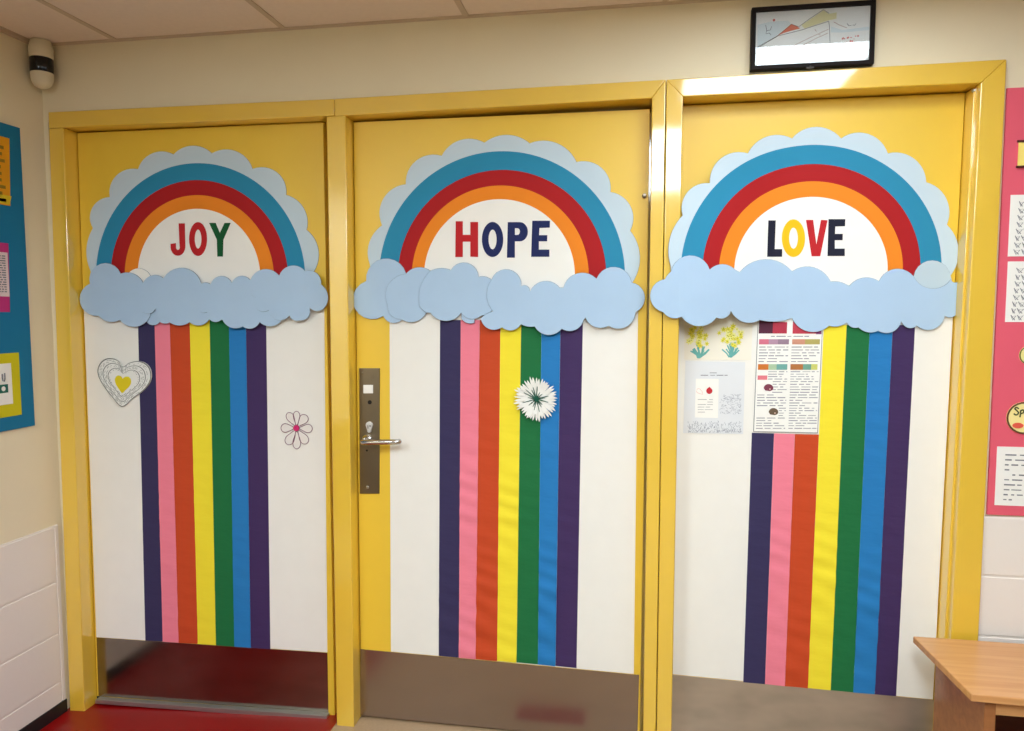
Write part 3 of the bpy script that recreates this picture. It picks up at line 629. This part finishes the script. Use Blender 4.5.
bm = B(); prism(bm, [PD(84, 276), PD(407, 283), PD(396, 672), PD(71, 667)], ys, d-.0012)
gsheet = tag(obj('poem_sheet', bm, paper('pale_grey_paper', (222, 224, 225))), 'pale grey sheet with a faint drawing and small red figure below the daffodils', 'poster')
bm = B(); prism(bm, [PD(84, 276), PD(407, 283), PD(396, 672), PD(71, 667)], ys-.00012, ys-.00004); bm.free()
bm = B(); prism(bm, [PD(140, 372), PD(264, 374), PD(260, 585), PD(134, 582)], ys-.0004, ys-.0001); obj('white_panel', bm, CARD_W, gsheet)
bm = B(); text_rows(bm, PD, 166, 312, 334, 360, 2, ys-.0004, .35); text_rows(bm, PD, 150, 232, 478, 560, 6, ys-.0004, .22, .9); obj('printed_text', bm, GREYINK, gsheet)
bm = B()
for k in range(130):
    x_, y_ = random.uniform(272, 384), random.uniform(455, 560); a = random.uniform(0, PI); L_ = random.uniform(6, 18)
    stroke(bm, [PD(x_, y_), PD(x_+L_*math.cos(a), y_+L_*math.sin(a)*.7)], .0008, ys-.0004, ys-.0001)
for k in range(260):
    x_ = random.uniform(95, 385); y_ = 665-random.random()**1.6*58; a = random.uniform(-.6, .6)+PI/2; L_ = random.uniform(5, 15)
    stroke(bm, [PD(x_, y_), PD(x_+L_*math.cos(a), y_-L_*math.sin(a)*.7)], .0012, ys-.0004, ys-.0001)
obj('pencil_drawing', bm, paper('pencil_soft', (150, 154, 162)), gsheet)
bm = B(); x_, y_ = 213, 438
prism(bm, [PD(x_+17*math.cos(2*PI*i/12), y_+17*math.sin(2*PI*i/12)-(5 if i == 9 else 0)) for i in range(12)], ys-.0008, ys-.0004); obj('red_figure', bm, paper('poppy_red', (190, 44, 52)), gsheet)['label'] = 'small red figure'
bm = B(); stroke(bm, [PD(*q) for q in spline([(145, 432), (158, 426), (172, 440), (178, 456), (160, 452), (146, 446)], 3)], .0009, ys-.0008, ys-.0004); obj('pink_figure', bm, paper('rose_line', (220, 150, 140)), gsheet)

bz = crop(750, 310, 5.62); yp = d-.0040
PB = lambda x, y: xz(*bz((x, y)), yp)
q = [(46, 20), (412, 20), (381, 692), (18, 684)]
# printed in the sheet's own slant: left edge runs (40,60)->(18,684)
def PS(x, y):                                      # x measured on the row y=100, sheared to the sheet's perspective-free shape
    return PB(x, y)
bm = B(); prism(bm, [PB(*p) for p in q], yp, yp+.0012)
post = tag(obj('info_poster', bm, CARD_W), 'laminated white info sheet of coloured bars and two text columns over the LOVE strips', 'poster')
bm = B(); ring(bm, [PB(*p) for p in q], [PB(*p) for p in ((49, 20), (409, 20), (378, 689), (22, 681))], yp-.0003, yp-.0001); obj('sheet_edge', bm, GREYINK, post)
def blk(name, m, x0, x1, y0, y1, lab=None):
    sk = lambda x, y: PB(x-(y-100)*.04, y)
    bm = B(); prism(bm, [sk(x0, y0), sk(x1, y0), sk(x1, y1), sk(x0, y1)], yp-.0005, yp-.0001); o = obj(name, bm, m, post)
    if lab: o['label'] = lab
C = lambda n_, c_: paper('print_'+n_, c_)
blk('colour_block', C('plum', (86, 40, 60)), 50, 128, 30, 132, 'dark plum block'); blk('colour_block', C('crimson', (176, 54, 72)), 128, 208, 68, 132, 'crimson block')
blk('colour_block', C('crimson2', (196, 64, 80)), 240, 372, 64, 133, 'wide crimson block'); blk('colour_block', C('purple', (122, 44, 96)), 372, 403, 110, 136, 'purple block')
for i, (x0, x1, cn, cc) in enumerate(((54, 108, 'rose', (206, 110, 130)), (108, 160, 'mauve', (176, 140, 160)), (160, 222, 'grey_mauve', (150, 124, 140)), (240, 312, 'sand_rose', (206, 146, 120)), (312, 396, 'olive_sand', (176, 164, 96)))):
    blk('colour_bar', C(cn, cc), x0, x1, 164, 193, cn.replace('_', ' ')+' bar')
for i, (x0, x1, cn, cc) in enumerate(((54, 112, 'burnt_orange', (204, 116, 46)), (112, 158, 'pale_teal', (170, 196, 160)), (158, 218, 'teal', (110, 166, 156)), (236, 306, 'brown', (176, 112, 60)), (306, 352, 'dull_teal', (110, 160, 140)), (352, 388, 'lime', (204, 206, 110)))):
    blk('colour_bar', C(cn, cc), x0, x1, 304, 336, cn.replace('_', ' ')+' bar')
blk('colour_block', C('coral', (222, 120, 128)), 54, 108, 368, 392, 'coral block')
bm = B(); sk = lambda x, y: PB(x-(y-100)*.04, y)
text_rows(bm, sk, 120, 400, 140, 156, 1, yp, .45, .6)
for x0, x1 in ((56, 220), (238, 396)):
    text_rows(bm, sk, x0, x1, 200, 298, 6, yp, .42, .97); text_rows(bm, sk, x0 if x0 > 200 else 112, x1, 340, 395, 4, yp, .40, .95)
    text_rows(bm, sk, x0 if x0 > 200 else 140, x1, 395, 470, 5, yp, .42, .95); text_rows(bm, sk, x0, x1, 470, 545, 5, yp, .44, .97)
    text_rows(bm, sk, x0 if x0 > 200 else 180, x1, 545, 600, 4, yp, .42, .95); text_rows(bm, sk, x0, x1, 600, 672, 5, yp, .44, .97)
obj('printed_text', bm, paper('print_grey', (146, 143, 150)), post)
for (cx, cy, cc, nm) in ((104, 440, (122, 56, 74), 'maroon'), (132, 575, (104, 84, 64), 'brown')):
    bm = B(); sc2 = 1.
    prism(bm, [PB(cx+27*math.cos(a), cy-24*math.sin(a)) for a in [PI*i/14 for i in range(15)]]+[PB(cx-18, cy+12), PB(cx+8, cy+16), PB(cx+22, cy+10)], yp-.0007, yp-.0001); o = obj('hat_picture', bm, paper('print_hat_'+nm, cc), post); o['label'] = 'small %s rounded picture' % nm
    bm = B(); disc(bm, PB(cx+8, cy+4), .0022, yp-.0011, yp-.0008, 10); obj('face_mark', bm, paper('print_face', (226, 190, 176)), post)

# ---------------------------------------------------------------- picture above door 3
pc = crop(740, 0, 6.827); yq = -.006
PQ = lambda x, y: xz(*pc((x, y)), yq)
oc = [PQ(80, 49), PQ(935, -6), PQ(914, 430), PQ(75, 484)]
x0, x1 = (oc[0][0]+oc[3][0])/2, (oc[1][0]+oc[2][0])/2; z1, z0 = (oc[0][1]+oc[1][1])/2, (oc[2][1]+oc[3][1])/2
t = thing('framed_picture', 'small black framed drawing hung on the wall above the LOVE door', 'picture', ((x0+x1)/2, WY, z0))
FW = .0125
bm = B(); ring(bm, [(x0, z0), (x1, z0), (x1, z1), (x0, z1)], [(x0+FW, z0+FW), (x1-FW, z0+FW), (x1-FW, z1-FW), (x0+FW, z1-FW)], yq, WY-.001)
fr = obj('picture_frame', bm, mat('black_frame', (24, 17, 15), rough=.6, spec=.15), t, bevel=.002)
ya = yq+.010
bm = B(); box(bm, x0+FW-.003, x1-FW+.003, ya, ya+.003, z0+FW-.003, z1-FW+.003); art = obj('artwork', bm, paper('art_paper', (226, 226, 220)), t)
def AQ(x, y):                                      # crop units -> drawing surface (rectified)
    p = xz(*pc((x, y)), ya); return p
def pen(name, m, lines, w=.0012):
    bm = B()
    for L_ in lines: stroke(bm, [AQ(*q) for q in L_], w, ya-.0005, ya-.0001)
    return obj(name, bm, m, art)
bm = B(); prism(bm, [AQ(*q) for q in ((255, 245), (300, 205), (350, 165), (385, 178), (410, 195), (350, 210), (300, 225))], ya-.0004, ya-.0001); obj('red_hill', bm, paper('art_red', (206, 110, 86)), art)['label'] = 'red hill'
bm = B(); prism(bm, [AQ(*q) for q in ((420, 172), (570, 70), (605, 95), (660, 85), (658, 128), (600, 140), (440, 195))], ya-.0004, ya-.0001); tri(bm); obj('yellow_hill', bm, paper('art_yellow', (214, 208, 160)), art)['label'] = 'yellow hill'
for pts_ in (((118, 170), (200, 150), (330, 140), (345, 160), (300, 200), (240, 250), (120, 318)), ((620, 180), (700, 205), (880, 182), (880, 205), (700, 222), (620, 222))):
    bm = B(); prism(bm, [AQ(*q) for q in pts_], ya-.0003, ya-.0001); tri(bm); obj('blue_wash', bm, paper('art_wash', (206, 216, 216)), art)['label'] = 'pale blue wash'
pen('ink_lines', INK, [[(118, 330), (200, 280), (260, 245), (420, 205), (520, 172), (604, 146)], [(118, 322), (250, 248), (310, 200), (350, 165), (405, 185)], [(405, 180), (480, 125), (570, 66), (608, 92)], [(606, 146), (612, 200), (614, 310)], [(175, 170), (182, 210), (176, 232), (200, 226), (212, 240)], [(182, 210), (208, 205), (215, 180)], [(730, 160), (745, 178), (760, 172)], [(770, 170), (782, 174), (792, 160)]])
pen('brown_lines', paper('art_brown', (156, 98, 70)), [[(345, 322), (480, 256), (604, 200)], [(430, 310), (520, 262), (600, 226)], [(510, 200), (522, 215)], [(535, 235), (550, 240)], [(640, 150), (680, 172), (730, 190)]], .0010)
bm = B()
for k in range(16):
    x_, y_ = random.uniform(690, 825), random.uniform(243, 292); y_ = 268+(y_-268)*.8-(x_-760)*.15; disc(bm, AQ(x_, y_), random.uniform(.0012, .0026), ya-.0004, ya-.0001, 8)
disc(bm, AQ(232, 138), .0036, ya-.0004, ya-.0001, 10); obj('red_flowers', bm, paper('art_poppy', (206, 92, 84)), art)
bm = B(); box(bm, x0+FW-.002, x1-FW+.002, yq+.004, yq+.0055, z0+FW-.002, z1-FW+.002); obj('glass', bm, glass_mat(), t)
cl = PQ(480, 466)
bm = B(); box(bm, cl[0]-.011, cl[0]+.010, yq-.001, yq+.004, z0-.004, z0+.001, .0008); box(bm, cl[0]-.002, cl[0]+.002, yq-.002, yq+.004, z0-.006, z0+.004, .0006); obj('frame_clip', bm, mat('dark_clip', (60, 50, 40), rough=.5), t)

# ---------------------------------------------------------------- motion sensor in the ceiling corner
ce = (.018, -.026)
t = thing('motion_sensor', 'cream motion sensor with black lens band in the ceiling corner', 'sensor', (ce[0], ce[1], 2.158))
prof = [(.001, 0), (.014, .002), (.024, .009), (.030, .018), (.033, .030), (.034, .048), (.0335, .052), (.0335, .098), (.036, .102), (.037, .132), (.034, .142), (.030, HC-.003-2.158)]
bm = B(); lathe(bm, prof, (ce[0], ce[1], 2.158), 'Z', 36)
obj('sensor_body', bm, mat('cream_plastic', (220, 210, 182), rough=.4), t, smooth=True)
bm = B(); lathe(bm, [(.0338, .051), (.0350, .054), (.0350, .096), (.0338, .099)], (ce[0], ce[1], 2.158), 'Z', 36); obj('lens_band', bm, mat('black_lens', (14, 14, 20), rough=.12), t, smooth=True)['label'] = 'glossy black lens band'

# ---------------------------------------------------------------- blue notice board on the left wall
XB = WX+.008
def LQ(u, v, x=XB): p = at(u, v, x=x); return (p.y, p.z)
def lprism(bm, pts, xa, xb):                        # polygon in (y,z) on the left wall, from wall side xa to room side xb
    f = [bm.verts.new((xb, p[0], p[1])) for p in pts]; r = [bm.verts.new((xa, p[0], p[1])) for p in pts]
    bm.faces.new(f); bm.faces.new(r[::-1])
    for i in range(len(pts)):
        j = (i+1) % len(pts); bm.faces.new((f[j], f[i], r[i], r[j]))
    bmesh.ops.recalc_face_normals(bm, faces=bm.faces)
tr, br = LQ(20, 128), LQ(35.2, 425.5)
bm = B(); lprism(bm, [tr, br, (-1.3, br[1]), (-1.3, tr[1])], WX+.0003, XB)
tag(obj('notice_board', bm, paper('board_blue', (16, 116, 156)), bevel=.001), 'bright blue notice board on the left wall beside the JOY door', 'notice board')
def lsheet(name, m, px, label, cat, th=.0015, lift=0.):
    (u, v0), (u2, v1) = px; p, q_ = LQ(u, v0, XB+lift), LQ(u2, v1, XB+lift); w = p[0]
    bm = B(); lprism(bm, [(p[0], p[1]), (q_[0], q_[1]), (p[0]-.26, q_[1]), (p[0]-.26, p[1])], XB+lift+.0001, XB+lift+th)
    return obj(name, bm, m), p, q_
o, p, q_ = lsheet('poster', paper('poster_amber', (232, 160, 24)), ((9, 138.5), (10, 206)), 0, 0); tag(o, 'amber and yellow poster at the top of the blue board', 'poster')
bm = B(); 
for k in range(9):
    zz = p[1]-.03-(p[1]-q_[1]-.05)*k/8; a0 = p[0]-.02-random.uniform(0, .02); lprism(bm, [(a0, zz), (a0, zz-.010), (a0-random.uniform(.04, .1), zz-.010), (a0-.05, zz)], XB+.0016, XB+.0019)
obj('printed_shapes', bm, paper('poster_olive', (150, 120, 30)), o)
bm = B(); zz = q_[1]+.004; lprism(bm, [(p[0]-.003, zz+.028), (q_[0]-.003, zz), (q_[0]-.25, zz), (p[0]-.25, zz+.028)], XB+.0016, XB+.0019); obj('yellow_footer', bm, paper('poster_lemon', (222, 196, 40)), o)
o, p, q_ = lsheet('photo_card', paper('card_magenta', (190, 50, 120)), ((8, 243.5), (9.6, 312)), 0, 0); tag(o, 'magenta card with a pale text sheet in the middle of the blue board', 'card')
bm = B(); lprism(bm, [(p[0]-.006, p[1]-.03), (p[0]-.006, q_[1]+.05), (p[0]-.24, q_[1]+.05), (p[0]-.24, p[1]-.03)], XB+.0016, XB+.0022); tx = obj('text_sheet', bm, paper('sheet_blush', (226, 206, 204)), o)
bm = B(); rows = 16
for k in range(rows):
    zz = p[1]-.04-(p[1]-q_[1]-.10)*k/rows; a_ = p[0]-.016
    while a_ > p[0]-.22:
        w = random.uniform(.006, .022); lprism(bm, [(a_, zz), (a_, zz-.004), (a_-w, zz-.004), (a_-w, zz)], XB+.0023, XB+.0025); a_ -= w+.004
obj('printed_text', bm, GREYINK, tx)
o, p, q_ = lsheet('welcome_card', paper('card_lime', (206, 196, 20)), ((18.4, 352.5), (21.4, 414.5)), 0, 0); tag(o, 'lime yellow card framing a white sheet at the bottom of the blue board', 'card')
s0, s1 = LQ(10.3, 363, XB), LQ(12.6, 403.5, XB)
bm = B(); lprism(bm, [s0, s1, (s1[0]-.2, s1[1]), (s1[0]-.2, s0[1])], XB+.0016, XB+.0022); sh_ = obj('white_sheet', bm, CARD_W, o)
bm = B(); g0 = LQ(4.2, 373.5, XB); tube(bm, [(XB+.0026, *LQ(u, v, XB)) for u, v in ((3.9, 373), (4.2, 379), (3.6, 381.3), (2.2, 381), (1.6, 378), (1.4, 374))], .0022, 6); obj('letter_mark', bm, GREYINK, sh_)
i0, i1 = LQ(7.2, 384, XB), LQ(7.6, 392.4, XB); bm = B(); lprism(bm, [i0, i1, (i1[0]-.05, i1[1]), (i0[0]-.05, i0[1])], XB+.0023, XB+.0028); ic = obj('green_icon', bm, paper('icon_green', (34, 104, 88)), sh_); ic['label'] = 'small dark green icon'
ic_c = ((i0[0]*1.0)-.018, (i0[1]+i1[1])/2); bm = B(); lprism(bm, [(ic_c[0]+.008*math.cos(2*PI*k/10), ic_c[1]+.008*math.sin(2*PI*k/10)) for k in range(10)], XB+.0029, XB+.0032); obj('icon_mark', bm, CARD_W, sh_)

# ---------------------------------------------------------------- pink notice board right of the doors
YB = WY-.008
RQ = lambda u, v: xz(u, v, YB-.001)
tl, bl = xz(1007, 88, YB), xz(985, 514.5, YB)
bm = B(); prism(bm, [(3.0, bl[1]), (4.3, bl[1]), (4.3, tl[1]), (3.0, tl[1])], YB, WY-.0003)
tag(obj('notice_board', bm, paper('board_pink', (224, 92, 110)), bevel=.001), 'pink notice board on the wall right of the LOVE door', 'notice board')
def rsheet(name, px, w, label, cat, m=CARD_W):
    (ua, va), (ub, vb) = px; p, q_ = RQ(ua, va), RQ(ub, vb); bm = B(); x_ = (p[0]+q_[0])/2
    prism(bm, [(x_, q_[1]), (x_+w, q_[1]), (x_+w, p[1]), (x_, p[1])], YB-.0014, YB-.0001); return tag(obj(name, bm, m), label, cat), x_, q_[1], p[1]
for (px, lab, k0) in ((((1011, 195), (1007.5, 256.5)), 'upper white sheet of handwritten columns on the pink board', 0), (((1008.5, 261.5), (1004.5, 322)), 'white sheet of handwritten columns below its twin on the pink board', 1)):
    o, xl, zb_, zt = rsheet('writing_sheet', px, .22, lab, 'paper sheet')
    bm = B()
    for k in range(8):
        zz = zt-.018-(zt-zb_-.03)*k/7.4; xx = xl+.014+.003*(7-k)*(.4)
        while xx < xl+.2:
            w = random.uniform(.010, .018); h = .014
            stroke(bm, [(xx, zz), (xx+w*.4, zz-h), (xx+w, zz-.002), (xx+w*.2, zz-.004), (xx+w*.8, zz-h)], .0022, YB-.0019, YB-.0015); xx += w+.004
    obj('handwriting', bm, GREYINK, o)
o, xl, zb_, zt = rsheet('list_sheet', ((998.2, 446.5), (993.5, 505)), .2, 'white sheet with rows of small print at the foot of the pink board', 'paper sheet')
bm = B(); text_rows(bm, lambda x_, y_: (xl+x_*.01, zt-y_*.01), 2.2, 19, 1.6, (zt-zb_)*100-1., 10, YB-.0014, .34, .92, (.3, .7), (.5, 2.)); obj('printed_text', bm, GREYINK, o)
# rolled yellow banner
p, q_ = RQ(1018.5, 141.5), RQ(1017, 167); bm = B(); xl = p[0]
prism(bm, [(xl, q_[1]), (xl+.16, q_[1]-.002), (xl+.16, p[1]-.002), (xl, p[1])], YB-.004, YB-.001)
t = tag(obj('paper_banner', bm, paper('banner_yellow', (246, 222, 120))), 'yellow banner with dark rolled edges near the top of the pink board', 'banner')
for zz in (p[1], q_[1]):
    bm = B(); tube(bm, [(xl-.004, YB-.0045, zz), (xl+.08, YB-.0055, zz-.001), (xl+.16, YB-.0045, zz-.002)], .0032, 8); obj('banner_edge', bm, paper('banner_brown', (84, 40, 34)), t, smooth=True)['label'] = 'dark rolled edge'
def badge(c, r, m, label, ringm):
    bm = B(); disc(bm, c, r, YB-.003, YB-.0003, 28); o = tag(obj('round_badge', bm, m), label, 'badge')
    bm = B(); A_ = [2*PI*k/28 for k in range(28)]; ring(bm, [(c[0]+r*math.cos(a), c[1]+r*math.sin(a)) for a in A_], [(c[0]+r*.9*math.cos(a), c[1]+r*.9*math.sin(a)) for a in A_], YB-.0038, YB-.003); obj('badge_rim', bm, ringm, o)
    return o
RIM = paper('badge_rim_brown', (96, 66, 40))
e = RQ(1019, 355); cb = (e[0]+.027, e[1]); o = badge(cb, .027, paper('badge_cream', (226, 216, 140)), 'small cream round badge above the larger yellow one', paper('badge_rim_green', (96, 110, 50)))
bm = B(); disc(bm, cb, .014, YB-.0042, YB-.0031, 16); obj('badge_centre', bm, paper('badge_green', (120, 150, 80)), o)
e = RQ(1006.2, 417.5); cb = (e[0]+.046, e[1]); o = badge(cb, .046, paper('badge_yellow', (244, 226, 150)), 'large yellow round badge with dark lettering on the pink board', RIM)
bm = B(); gx, gz = cb[0]-.028, cb[1]+.018                           # S p in curly letters, then a red oval below
Lh = lambda pts_: stroke(bm, [(gx+a_*.001, gz+b_*.001) for a_, b_ in spline(pts_, 4, False)], .0034, YB-.0045, YB-.0032)
Lh([(12, 8), (6, 12), (2, 8), (8, 2), (12, -4), (6, -10), (0, -6)]); Lh([(17, 4), (17, -6), (16, -16)]); Lh([(17, 2), (23, 5), (25, -2), (18, -6)])
obj('lettering', bm, paper('badge_ink', (70, 74, 40)), o)
bm = B(); disc(bm, (cb[0]-.016, cb[1]-.022), .008, YB-.0045, YB-.0032, 16, 1.8); obj('red_oval', bm, paper('badge_red', (226, 92, 70)), o)

# ---------------------------------------------------------------- wooden bench at the right
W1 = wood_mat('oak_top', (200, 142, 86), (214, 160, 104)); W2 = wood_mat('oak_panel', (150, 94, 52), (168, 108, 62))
ZB = .468
A_ = at(913, 636, z=ZB); N_ = at(971.5, 694, z=ZB); F_ = at(1024, 642.5, z=ZB); G_ = at(1024, 700.5, z=ZB)
t = thing('bench', 'low wooden bench standing in front of the LOVE door frame', 'bench', ((A_.x+3.9)/2, (A_.y+N_.y)/2, .012))
def hq(bm, pts, z0, z1):
    f = [bm.verts.new((p[0], p[1], z1)) for p in pts]; r = [bm.verts.new((p[0], p[1], z0)) for p in pts]; bm.faces.new(f); bm.faces.new(r[::-1])
    for i in range(4): j = (i+1) % 4; bm.faces.new((f[j], f[i], r[i], r[j]))
    bmesh.ops.recalc_face_normals(bm, faces=bm.faces)
yb, yn = A_.y, N_.y; XE = 3.9
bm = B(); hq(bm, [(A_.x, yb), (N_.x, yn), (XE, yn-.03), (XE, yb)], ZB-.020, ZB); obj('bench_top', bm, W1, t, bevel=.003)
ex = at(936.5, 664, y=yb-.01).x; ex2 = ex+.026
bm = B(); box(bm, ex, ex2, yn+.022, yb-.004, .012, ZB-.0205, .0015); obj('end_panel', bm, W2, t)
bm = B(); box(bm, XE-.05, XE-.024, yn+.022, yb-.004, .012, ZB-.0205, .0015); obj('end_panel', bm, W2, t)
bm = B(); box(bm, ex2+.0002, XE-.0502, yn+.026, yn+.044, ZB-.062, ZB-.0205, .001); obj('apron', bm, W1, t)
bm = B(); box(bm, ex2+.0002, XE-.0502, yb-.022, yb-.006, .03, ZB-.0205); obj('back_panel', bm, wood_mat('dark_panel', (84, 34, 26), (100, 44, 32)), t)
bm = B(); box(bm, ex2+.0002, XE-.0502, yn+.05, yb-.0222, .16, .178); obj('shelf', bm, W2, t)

# ---------------------------------------------------------------- lights of the room
PANEL = glow_mat('light_diffuser', (.89, 1., 1.10, 1), 26.0); PANEL_DIM = glow_mat('light_diffuser_dim', (.89, 1., 1.10, 1), 11.5)
def ceiling_light(x0, x1, y0, y1, label, m=PANEL):
    t = thing('ceiling_light', label, 'ceiling light', ((x0+x1)/2, (y0+y1)/2, HC-.012), 'ceiling light panels')
    bm = B(); ring(bm, [(x0, y0), (x1, y0), (x1, y1), (x0, y1)], [(x0+.02, y0+.02), (x1-.02, y0+.02), (x1-.02, y1-.02), (x0+.02, y1-.02)], 0, .012)
    for v in bm.verts: v.co = Vector((v.co.x, v.co.z, HC-.0135+v.co.y))
    bmesh.ops.recalc_face_normals(bm, faces=bm.faces); obj('light_frame', bm, mat('white_metal', (236, 236, 232), rough=.4), t)
    bm = B(); box(bm, x0+.02, x1-.02, y0+.02, y1-.02, HC-.010, HC-.006); obj('diffuser', bm, m, t)
ceiling_light(2.15, 2.81, -1.0, -.38, 'square ceiling light panel nearest the doors, above the LOVE door', PANEL_DIM)
ceiling_light(1.85, 2.40, -3.3, -1.5, 'long ceiling light panel over the middle of the corridor')
ceiling_light(2.95, 3.39, -2.5, -1.3, 'added long ceiling light panel, out of view, brightening the bench side', PANEL_DIM)  # made-up panel, placed out of view to brighten the right-hand wall
ceiling_light(.3, .9, -3.2, -2.0, 'added long ceiling light panel, out of view, filling the left side')  # invented fill panel out of view, lifts the light on the left

w = bpy.data.worlds.new('world'); SC.world = w; w.use_nodes = True
w.node_tree.nodes['Background'].inputs[0].default_value = (.9, .95, 1, 1); w.node_tree.nodes['Background'].inputs[1].default_value = .05
SC.view_settings.view_transform = 'Standard'; SC.view_settings.look = 'None'; SC.view_settings.gamma = 1; SC.view_settings.exposure = -0.18
SC.view_settings.use_curve_mapping = False
for o in bpy.data.objects:
    if '_w' in o: del o['_w']
